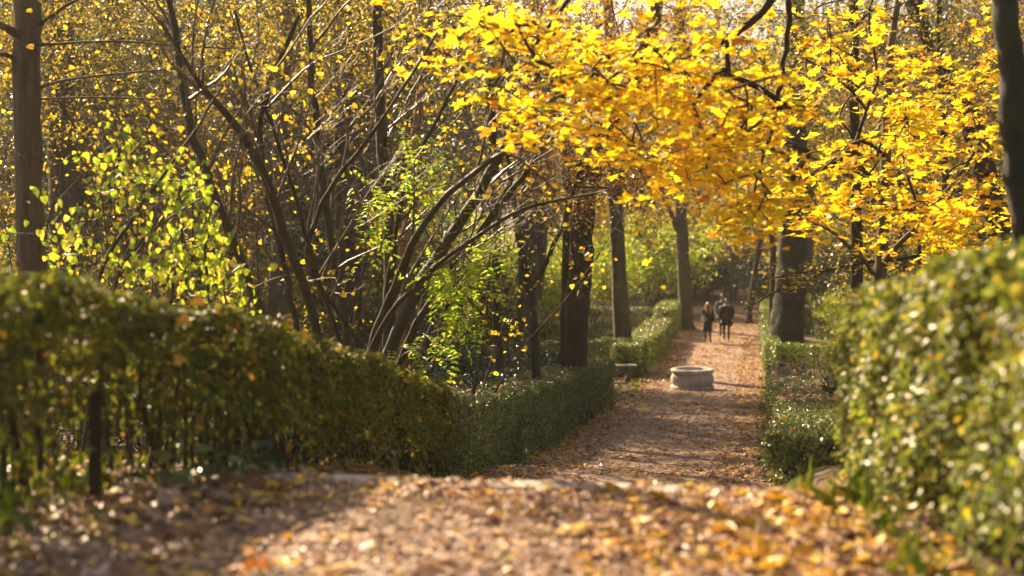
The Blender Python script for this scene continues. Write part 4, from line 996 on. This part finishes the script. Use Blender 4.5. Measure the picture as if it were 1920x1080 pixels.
# ------------------------------------------------------------------ stone well basin and benches
def lathe(bm, prof, seg=64, c=(0, 0, 0), sq=None, close_top=True):
    rings = []
    for r, z in prof:
        rings.append([bm.verts.new((c[0] + r * math.cos(2 * math.pi * i / seg), c[1] + r * math.sin(2 * math.pi * i / seg), c[2] + z)) for i in range(seg)])
    for a, b in zip(rings[:-1], rings[1:]):
        for i in range(seg):
            f = bm.faces.new((a[i], a[(i + 1) % seg], b[(i + 1) % seg], b[i])); f.smooth = True
    return rings
def obj_bm(name, bm, mat, parent=None, smooth_=False):
    me = bpy.data.meshes.new(name); bmesh.ops.recalc_face_normals(bm, faces=bm.faces); bm.to_mesh(me); bm.free(); me.materials.append(mat)
    o = bpy.data.objects.new(name, me); COL.objects.link(o); o.parent = parent
    if smooth_:
        for p in me.polygons: p.use_smooth = True
    return o
def fountain():
    p = P(1298, 735, 42.0); g = float(PZ(p[1]))
    root = thing("stone_basin", "round carved stone basin with a bulging body in the middle of the walk", "fountain basin", (p[0], p[1], g))
    R = .63; root.scale = (1, 1, 1.14)
    bm = bmesh.new(); lathe(bm, [(R + .0, -.05), (R + .01, .03), (R + .015, .08), (R - .005, .115), (R - .05, .13), (R - .3, .13)]); obj_bm("base", bm, M_BASIN, root)
    bm = bmesh.new(); rg = lathe(bm, [(R - .045, .125), (R - .02, .17), (R + .005, .23), (R + .008, .29), (R - .005, .35), (R - .035, .4), (R - .06, .43)])
    for ring in rg:   # shallow vertical joints
        for i, v in enumerate(ring):
            if i % 8 == 0: v.co.x *= .988; v.co.y *= .988
    obj_bm("bowl", bm, M_BASIN, root)
    bm = bmesh.new(); lathe(bm, [(R - .07, .425), (R - .04, .45), (R + .0, .465), (R + .015, .485), (R + .012, .515), (R - .01, .535), (R - .05, .545), (R - .15, .545), (R - .165, .53), (R - .17, .3), (R - .3, .26), (0.001, .25)]); obj_bm("rim", bm, M_BASIN, root)
fountain()
def bench(label, px, py, D, w, rz=0.0):
    p = P(px, py, D); g = float(GZ(p[0], D))
    root = thing("stone_bench", label, "bench", (p[0], D, g), rz=rz)
    def box(bm, cx, cy, cz, sx, sy, sz, bev):
        r = bmesh.ops.create_cube(bm, size=1); vs_ = r["verts"]
        bmesh.ops.scale(bm, vec=(sx, sy, sz), verts=vs_); bmesh.ops.translate(bm, vec=(cx, cy, cz), verts=vs_)
        es = list({e for v in vs_ for e in v.link_edges}); bmesh.ops.bevel(bm, geom=es, offset=bev, segments=3, affect='EDGES')
    bm = bmesh.new(); box(bm, 0, 0, .47, w, .5, .075, .03); obj_bm("seat", bm, M_BENCH, root)
    bm = bmesh.new(); box(bm, 0, 0, .41, w - .12, .4, .05, .015); obj_bm("moulding", bm, M_BENCH, root)
    for sx in (-1, 1):
        bm = bmesh.new()
        lv = [(.34, .0), (.34, .07), (.26, .12), (.2, .2), (.24, .3), (.3, .385)]
        prev = None
        for wd, z in lv:
            q = [bm.verts.new((sx * (w / 2 - .25) + a * wd * .45, b * wd * .55, z)) for a, b in ((-1, -1), (1, -1), (1, 1), (-1, 1))]
            if prev:
                for i in range(4): bm.faces.new((prev[i], prev[(i + 1) % 4], q[(i + 1) % 4], q[i]))
            prev = q
        obj_bm("leg", bm, M_BENCH, root)
bench("grey stone bench at the left of the walk, half hidden by the lower hedge's end", 1150, 712, 44.3, 1.5, .0)
bench("grey stone bench at the right of the walk, peeping out behind the low box hedge", 1478, 712, 42.6, 1.3, .0)

# ------------------------------------------------------------------ people
def skin_body(name, joints, edges, root_idx, mat_list, parent):
    me = bpy.data.meshes.new(name); me.from_pydata([j[0] for j in joints], edges, []); o = bpy.data.objects.new(name, me); COL.objects.link(o)
    sm = o.modifiers.new("skin", 'SKIN'); sm.use_smooth_shade = True
    for i, j in enumerate(joints):
        r = j[1] if isinstance(j[1], tuple) else (j[1], j[1]); me.skin_vertices[0].data[i].radius = r; me.skin_vertices[0].data[i].use_root = (i == root_idx)
    ss = o.modifiers.new("sub", 'SUBSURF'); ss.levels = 2; ss.render_levels = 2
    dg = bpy.context.evaluated_depsgraph_get(); m2 = bpy.data.meshes.new_from_object(o.evaluated_get(dg)); m2.name = name
    bpy.data.objects.remove(o); bpy.data.meshes.remove(me)
    o = bpy.data.objects.new(name, m2); COL.objects.link(o); o.parent = parent
    m2.materials.clear()
    for m in mat_list: m2.materials.append(m)
    for p in m2.polygons: p.use_smooth = True
    return o
M_SKIN = plain_mat("skin", (.55, .33, .24), .5, .4, .08); M_BLACKCOAT = plain_mat("black_coat", (.008, .008, .012), .8, .2, .3); M_NAVY = plain_mat("dark_puffer", (.009, .01, .016), .6, .3, .3)
M_BLACK = plain_mat("black_trousers", (.012, .012, .016), .85, .2); M_BLOND = plain_mat("blond_hair", (.5, .3, .14), .45, .5, .3, 60); M_BROWNH = plain_mat("brown_hair", (.07, .035, .02), .5, .4, .3, 60)
M_MAROON = plain_mat("maroon_jumper", (.12, .02, .03), .9, .2); M_SHOE = plain_mat("grey_shoes", (.35, .33, .36), .6); M_WHITE = plain_mat("white_bag", (.8, .8, .78), .5); M_HOOD = plain_mat("pale_hood", (.45, .42, .4), .9)
M_EYE = plain_mat("eye", (.03, .02, .015), .3); M_LIP = plain_mat("lips", (.4, .14, .12), .5); M_GREYC = plain_mat("grey_jacket", (.16, .15, .165), .85)

def person(px, py, D, label, h, hair, coat, coat_len, stride, seed, long_hair=False, jumper=None, mask=True, shoes=M_BLACK, hood=None, rz=0.0, arm_bend=(0.2, 0.2), width=1.0, tights=M_BLACK):
    p = P(px, py, D); g = float(PZ(D)) + .02
    root = thing("person", label, "person", (p[0], D, g), rz=rz)
    s = h / 1.75
    J, Ed = [], []
    def j(x, y, z, r): J.append(((x * s, y * s, z * s), r if not isinstance(r, tuple) else tuple(q * s for q in r))); J[-1] = (J[-1][0], J[-1][1] if isinstance(r, tuple) else r * s); return len(J) - 1
    def e(a, b): Ed.append((a, b))
    pel = j(0, 0, .95, (.135 * width, .105)); wa = j(0, 0, 1.1, (.12 * width, .09)); ch = j(0, .01, 1.27, (.145 * width, .1)); up = j(0, .02, 1.4, (.12, .08)); nk = j(0, .01, 1.49, .05); jw = j(0, -.015, 1.57, (.06, .07)); hd = j(0, 0, 1.66, (.073, .09)); tp = j(0, .005, 1.725, (.05, .06))
    for a, b in ((pel, wa), (wa, ch), (ch, up), (up, nk), (nk, jw), (jw, hd), (hd, tp)): e(a, b)
    hands = []
    for sd, ab in ((-1, arm_bend[0]), (1, arm_bend[1])):
        sh = j(sd * .175 * width, .015, 1.41, .055); el = j(sd * .235 * width, .04, 1.13, .042); wr = j(sd * (.235 - .1 * ab), -.3 * ab, .88 + .3 * ab, .027); ha = j(sd * (.235 - .14 * ab), -.35 * ab - .01, .81 + .31 * ab, (.02, .034))
        e(up, sh); e(sh, el); e(el, wr); e(wr, ha)
        for k in range(4):
            f1 = j(sd * (.235 - .14 * ab) + 0.0, -.35 * ab - .035 + k * .019, .765 + .31 * ab, .0085); f2 = j(sd * (.232 - .14 * ab) - sd * .012, -.35 * ab - .038 + k * .019, .735 + .31 * ab - (.004 if k in (0, 3) else -.004) + .0, .007); e(ha, f1); e(f1, f2)
        t1 = j(sd * (.235 - .14 * ab) - sd * .01, -.35 * ab - .055, .8 + .31 * ab, .009); t2 = j(sd * (.235 - .14 * ab) - sd * .016, -.35 * ab - .065, .77 + .31 * ab, .008); e(ha, t1); e(t1, t2)
        hands.append(ha)
    for sd in (-1, 1):
        fw = stride * sd
        hp = j(sd * .09, 0, .88, .085); kn = j(sd * .085, -.03 - fw * .6, .49, .055); an = j(sd * .08, -fw + (.06 if fw < 0 else 0), .09, .036); toe = j(sd * .085, -fw - .13, .035, (.04, .03)); hl_ = j(sd * .08, -fw + .06, .04, .033)
        e(pel, hp); e(hp, kn); e(kn, an); e(an, toe); e(an, hl_)
    body = skin_body("body", J, Ed, pel, [M_SKIN, tights, shoes], root)
    me = body.data
    for pl_ in me.polygons:
        z = pl_.center.z / s; x = abs(pl_.center.x) / s
        pl_.material_index = 2 if (z < .1 and x < .2) else (1 if (z < .93 and x < .19) else 0)
    def blob(nm, c, r, mat, seg=16, parent=body, squash=None):
        bm = bmesh.new(); bmesh.ops.create_uvsphere(bm, u_segments=seg, v_segments=seg // 2 + 2, radius=1); bmesh.ops.scale(bm, vec=[q * s for q in r], verts=bm.verts); bmesh.ops.translate(bm, vec=[q * s for q in c], verts=bm.verts)
        if squash: squash(bm)
        return obj_bm(nm, bm, mat, parent, True)
    for sd in (-1, 1):
        blob("eye", (sd * .03, -.082, 1.645), (.013, .008, .007), M_EYE, 8); blob("ear", (sd * .077, .0, 1.63), (.01, .02, .032), M_SKIN, 8)
    blob("nose", (0, -.095, 1.615), (.013, .02, .025), M_SKIN, 8)
    if mask: blob("face_mask", (0, -.05, 1.585), (.062, .055, .045), M_BLACK)
    else: blob("mouth", (0, -.085, 1.575), (.024, .008, .007), M_LIP, 8)
    # hair
    rng = np.random.default_rng(seed); bm = bmesh.new()
    bmesh.ops.create_uvsphere(bm, u_segments=24, v_segments=16, radius=1)
    for v in bm.verts:
        c = v.co.copy(); z = c.z
        q = Vector((c.x * .088, c.y * .105 + .012, z * .095 + 1.675))
        if c.y < -.35 and z < .45: q.y = max(q.y, -.03); q.x *= .97
        q.z += .006 * math.sin(c.x * 9 + c.y * 7)
        if z < -.25 and not long_hair: q.z = max(q.z, 1.62)
        v.co = q * s
    hr = obj_bm("hair", bm, hair, root, True)
    if long_hair:
        for sd in (-1, 1):
            k = 9; zz = np.linspace(1.68, 1.28, k); xs = sd * np.interp(zz, [1.28, 1.45, 1.68], [.075, .1, .078]); yy = np.interp(zz, [1.28, 1.45, 1.6, 1.68], [-.15, -.1, -.03, 0])
            X = np.stack([xs, yy, zz], -1)[None] * s; r = (np.array([.03, .045, .05, .052, .05, .046, .04, .03, .012]) * s)[None]
            o = join_tubes("lock", [(X, r, 10)], hair, hr)
    # coat: elliptical loft plus sleeves
    def loft(nm, rows, mat, seg=28, front_gap=0.0):
        bm = bmesh.new(); rings = []
        for (z, rx, ry, cy) in rows:
            ring = []
            for i in range(seg + 1):
                a = -math.pi / 2 + front_gap + (2 * math.pi - 2 * front_gap) * i / seg
                w = 1 + .02 * math.sin(5 * a + z * 9) + rng.normal(0, .006)
                ring.append(bm.verts.new((rx * w * math.cos(a) * s, (cy + ry * w * math.sin(a)) * s, z * s)))
            rings.append(ring)
        for a, b in zip(rings[:-1], rings[1:]):
            for i in range(seg): bm.faces.new((a[i], a[i + 1], b[i + 1], b[i]))
        if front_gap == 0: bmesh.ops.remove_doubles(bm, verts=bm.verts, dist=.0005)
        o = obj_bm(nm, bm, mat, root, True)
        so = o.modifiers.new("thick", 'SOLIDIFY'); so.thickness = .012
        return o
    W = width
    zb = coat_len
    rows = [(1.5, .075, .07, .01), (1.46, .12 * W, .09, .015), (1.42, .2 * W, .115, .015), (1.32, .205 * W, .14, .01), (1.2, .19 * W, .14, .0), (1.05, .18 * W, .135, 0), (.95, .195 * W, .15, 0)]
    if zb < .9: rows += [(.8, .21 * W, .16, 0), (.66, .222 * W, .17, .0), (zb, .23 * W, .175, .0)]
    else: rows += [(zb, .2 * W, .15, 0)]
    gap = .28 if jumper else 0.0
    loft("coat", rows, coat, front_gap=gap)
    if jumper: loft("jumper", [(1.49, .07, .065, .0), (1.42, .15 * W, .1, .0), (1.3, .165 * W, .125, 0), (1.1, .155 * W, .118, 0), (.9, .16 * W, .12, 0)], jumper)
    for sd, ab in ((-1, arm_bend[0]), (1, arm_bend[1])):
        pts = np.array([[sd * .14 * W, .015, 1.43], [sd * .19 * W, .015, 1.4], [sd * .225 * W, .03, 1.27], [sd * .242 * W, .04, 1.13], [sd * (.242 - .05 * ab), -.14 * ab, 1.0 + .15 * ab], [sd * (.238 - .1 * ab), -.31 * ab, .87 + .3 * ab]])[None] * s
        o = join_tubes("sleeve", [(pts, (np.array([.06, .085, .076, .066, .058, .05]) * s)[None], 12)], coat, root)
    if hood: blob("hood", (0, .03, 1.5), (.15, .11, .055), hood, parent=root)
    return root, g, s
r, g, s = person(1327, 642, 58.0, "person with long blond hair in a knee-length black coat holding a white bag", 1.62, M_BLOND, M_BLACKCOAT, .5, .13, 21, long_hair=True, arm_bend=(.75, .2), rz=.1, width=.92)
person(1362, 642, 58.2, "person in an open dark puffer jacket over a maroon jumper and light shoes", 1.76, M_BROWNH, M_NAVY, .86, .1, 22, jumper=M_MAROON, shoes=M_SHOE, hood=M_HOOD, width=1.1, rz=-.05)
person(1354, 628, 61.0, "person in a grey jacket walking half hidden behind the two others", 1.78, M_BROWNH, M_GREYC, .86, -.12, 23, mask=False, width=1.05)
def bag():
    p = P(1319, 598, 57.9); bm = bmesh.new()
    bmesh.ops.create_cube(bm, size=1); bmesh.ops.scale(bm, vec=(.13, .06, .2), verts=bm.verts)
    bmesh.ops.bevel(bm, geom=bm.edges[:], offset=.02, segments=3, affect='EDGES')
    for v in bm.verts:
        v.co.x *= 1 + .25 * (-v.co.z); v.co.y += .008 * math.sin(v.co.x * 40)
    o = obj_bm("shoulder_bag", bm, M_WHITE); o.location = tuple(p); o.rotation_euler = (0, .12, .2)
    root = thing("bag", "small white bag held at the side of the person with long blond hair", "bag", tuple(p)); o.name = "pouch"; o.location = (0, 0, 0); o.parent = root
    a = np.linspace(0, math.pi, 12); X = np.stack([.045 * np.cos(a), 0 * a, .09 + .11 * np.sin(a)], -1)
    st = join_tubes("strap", [(X[None], np.full((1, 12), .006), 6)], M_WHITE, root)
bag()

# ------------------------------------------------------------------ fallen leaves, grass, weeds
def litter():
    rng = np.random.default_rng(900); parts, partsy = [], []
    def scat(n, x0, x1, y0, y1, size, on_path, template=MAPLE, dens=None, frac_y=.0):
        y = rng.uniform(y0, y1, n) if dens is None else y0 + (y1 - y0) * rng.random(n) ** dens
        s = rng.uniform(x0, x1, n); x = s + xc(y)
        if on_path: z = PZ(y) + .018; y = warp(s, y)
        else: z = GZ(x, y) + .012
        z = z + rng.exponential(.008, n)
        if on_path and y1 < 9 and x0 < -1.9:      # leaves drift towards the edges, the trodden middle stays barer
            m_ = .95 + .28 * np.sin(x * 2.2 + y * 1.1) + .25 * np.sin(y * 2.9 - x * 1.3 + 2) + .55 * smooth(.5, 2.0, np.abs(s + .1))
            keep = rng.random(n) < m_; x, y, z, s = x[keep], y[keep], z[keep], s[keep]; n = len(x)
        nrm = rng.normal(0, .2, (n, 3)); nrm[:, 2] = 1
        sz = size * np.exp(rng.normal(-.3, .38, n)); pos = np.stack([x, y, z], -1)
        k = rng.random(n) < frac_y; cu = rng.normal(0, 1.5, n)
        for sel, dst in ((~k, parts), (k, partsy)):
            if sel.sum(): dst.append(leaf_data(pos[sel], nrm[sel], sz[sel], template, rng, curl=cu[sel]))
    scat(7500, -2.3, 2.0, 4.5, 8.1, .055, True, frac_y=.09)
    scat(1300, -1.3, 2.0, 7.2, 8.0, .055, True, frac_y=.18)
    scat(1200, .8, 2.2, 4.8, 8.0, .08, True, frac_y=.35)
    scat(1800, -2.4, -.8, 5.0, 8.0, .085, True, frac_y=.2)
    scat(12000, -2.3, 2.0, 4.5, 8.1, .026, True, OVAL, frac_y=.03)
    scat(2500, -2.6, -1.0, 5, 12, .09, False, frac_y=.16)
    scat(1500, 1.3, 2.6, 5, 9, .09, False, frac_y=.3)
    scat(400, 1.0, 2.0, 5, 8, .11, True, frac_y=.7)
    scat(19000, -2.0, 2.0, 18, 78, .075, True, frac_y=.09)
    scat(7000, -2.1, -1.2, 18, 60, .09, True, frac_y=.2)
    scat(5000, 1.0, 2.0, 18, 60, .09, True, frac_y=.25)
    scat(9000, -14, -2.1, 18, 60, .1, False, frac_y=.2)
    scat(9000, -9, -2.6, 6, 20, .09, False, frac_y=.2)
    scat(7000, 2.1, 16, 20, 70, .1, False, frac_y=.3)
    scat(3000, -2.2, 2.2, 45, 78, .1, True, frac_y=.5)
    def tops(n, y0, y1, s0, s1, h):   # leaves come to rest on the flat hedge tops
        y = rng.uniform(y0, y1, n); sa = rng.uniform(s0, s1, n); pos = np.stack([xc(y) + sa, y, L(y) + h + .015 + rng.normal(0, .012, n)], -1)
        nrm = rng.normal(0, .4, (n, 3)); nrm[:, 2] = 1
        parts.append(leaf_data(pos, nrm, .085 * rng.uniform(.5, 1.2, n), MAPLE, rng, curl=rng.normal(0, 1.5, n)))
    tops(420, 20, 36, 1.95, 2.85, 1.04); tops(200, 18.5, 34, -3.0, -2.15, 1.17); tops(160, 46, 58, -2.9, -2.0, 1.04)
    scat(80, -2.0, 1.9, 4.8, 7.9, .13, True, frac_y=.75)
    tag(leaf_object("fallen_leaves", parts, M_LITTER), "brown and tan autumn leaves strewn over the walk and under the hedges", kind="stuff")
    tag(leaf_object("yellow_fallen_leaves", partsy, M_LITTER_Y), "fresh yellow and orange leaves lying on the brown ones", kind="stuff")
    # leaves caught on hedge tops
litter()

def caught_leaves():
    spots = [(345, 612, 8.05, "orange leaf stuck on the face of the tall hedge", .1), (362, 560, 8.3, "orange leaf perched on top of the tall hedge", .09), (577, 628, 9.75, "broad orange leaf on the tall hedge top beside the shrub stems", .12),
             (556, 655, 9.25, "small orange leaf just under the hedge-top orange leaf", .08), (525, 612, 9.1, "yellow leaf on the hedge top left of the shrub stems", .09), (618, 638, 10.5, "orange leaf on the hedge top right of the shrub stems", .09),
             (728, 750, 12.9, "small tan leaf caught low on the tall hedge's face", .08), (326, 675, 8.0, "rusty leaf caught half way down the tall hedge", .08)]
    for i, (px, py, D, lab, sz) in enumerate(spots):
        V, Fs = leaf_data(np.zeros((1, 3)), np.array([[.3 * math.sin(i * 3), -1, .5]]), sz, MAPLE, np.random.default_rng(i), along=np.array([[math.sin(i * 2), 0, math.cos(i * 2)]]))
        o = mesh_np("autumn_leaf", V, Fs, M_LITTER_Y, False); so = o.modifiers.new("t", 'SOLIDIFY'); so.thickness = .0008
        p = P(px, py, D); 
        o.location = tuple(p); tag(o, lab, "leaf", group=None)
caught_leaves()

def grass():
    rng = np.random.default_rng(950)
    def blades(n, cx, cy, rx, ry, h):
        x = rng.normal(cx, rx, n); y = rng.normal(cy, ry, n); z = GZ(x, y) - .01
        s = x - xc(y); z = np.maximum(z, np.where(np.abs(s) < 2, PZ(y), z))
        pos = np.stack([x, y, z], -1); al = rng.normal(0, .38, (n, 3)); al[:, 2] = 1
        nrm = rng.normal(size=(n, 3)); nrm[:, 2] = .1
        return leaf_data(pos, nrm, h * rng.uniform(.4, 1.3, n), OVAL, rng, along=al, width=np.full(n, .06), curl=rng.normal(0, 3, n))
    pr = [blades(110, 1.76, 7.9, .1, .35, .16), blades(110, 1.82, 7.0, .08, .5, .1), blades(60, 1.8, 6.2, .1, .3, .1), blades(500, -2.75, 7.3, .2, .5, .13), blades(350, -2.6, 8.3, .25, .5, .14), blades(160, -1.9, 8.25, .2, .15, .1)]
    for _ in range(60):
        pr.append(blades(80, rng.uniform(-7, -3), rng.uniform(7, 16), .25, .25, .15))
    for _ in range(70):
        y = rng.uniform(19, 45); pr.append(blades(40, float(xc(y)) + rng.choice([-2.0, 1.85]), y, .06, .4, .09))
    for _ in range(90):
        y = rng.uniform(30, 60); pr.append(blades(90, float(xc(y)) - rng.uniform(3, 12), y, .5, .5, .22))
    for _ in range(60):
        y = rng.uniform(46, 60); pr.append(blades(90, float(xc(y)) + rng.uniform(3, 12), y, .5, .5, .22))
    tag(leaf_object("grass", pr, M_GRASS), "tufts of green grass along the hedge feet and under the trees", kind="stuff")
grass()
def weeds():
    rng = np.random.default_rng(960)
    for i, (px, py, D, n, sz, lab) in enumerate([(455, 870, 8.42, 46, .1, "dark broad-leaved ivy clump at the foot of the tall hedge"), (525, 880, 8.7, 22, .09, "small ivy clump at the litter's edge right of the larger one"), (370, 870, 8.0, 22, .1, "leafy weed under the tall hedge left of the ivy clump"),
                                               (1478, 900, 18.5, 60, .07, "low weed with small leaves at the foot of the low box hedge"), (690, 893, 11.5, 14, .09, "ivy sprig just above the stone step's left end")]):
        p = P(px, py, D); g = float(GZ(p[0], D)); root = thing("weed", lab, "plant", (p[0], D, g))
        d = rng.normal(0, .5, (n, 3)); d[:, 2] = 1; d = norm(d); ln = rng.uniform(.06, .26, n)
        o0 = rng.normal(0, .12, (n, 3)) * [1.4, 1, 0]
        f = np.linspace(0, 1, 4)[None, :, None]; L_ = o0[:, None] + d[:, None] * ln[:, None, None] * f
        join_tubes("stalks", [(L_, np.full((n, 4), .0025), 3)], M_GRASS, root)
        pos = L_[:, -1]; nrm = rng.normal(0, .4, (n, 3)); nrm[:, 2] = 1; nrm[:, 1] -= .3
        leaf_object("leaves", [leaf_data(pos, nrm, sz * rng.uniform(.6, 1.3, n), HEART, rng)], M_DARKGREEN if i in (0, 1, 4) else M_HEDGE, root)
weeds()

# ------------------------------------------------------------------ haze
def haze():
    bm = bmesh.new(); bmesh.ops.create_cube(bm, size=1)
    bmesh.ops.scale(bm, vec=(420, 320, 44), verts=bm.verts); bmesh.ops.translate(bm, vec=(20, 110, 14), verts=bm.verts)
    m, t, out = nt("haze_air"); v = t.nodes.new("ShaderNodeVolumePrincipled"); v.inputs["Color"].default_value = (1, .95, .88, 1); v.inputs["Density"].default_value = .00045; v.inputs["Anisotropy"].default_value = .4
    t.links.new(v.outputs[0], out.inputs["Volume"]); o = obj_bm("haze", bm, m); o["kind"] = "stuff"; o["label"] = "pale sunlit autumn haze filling the wood"
import os
if not os.environ.get("NOHAZE"): haze()
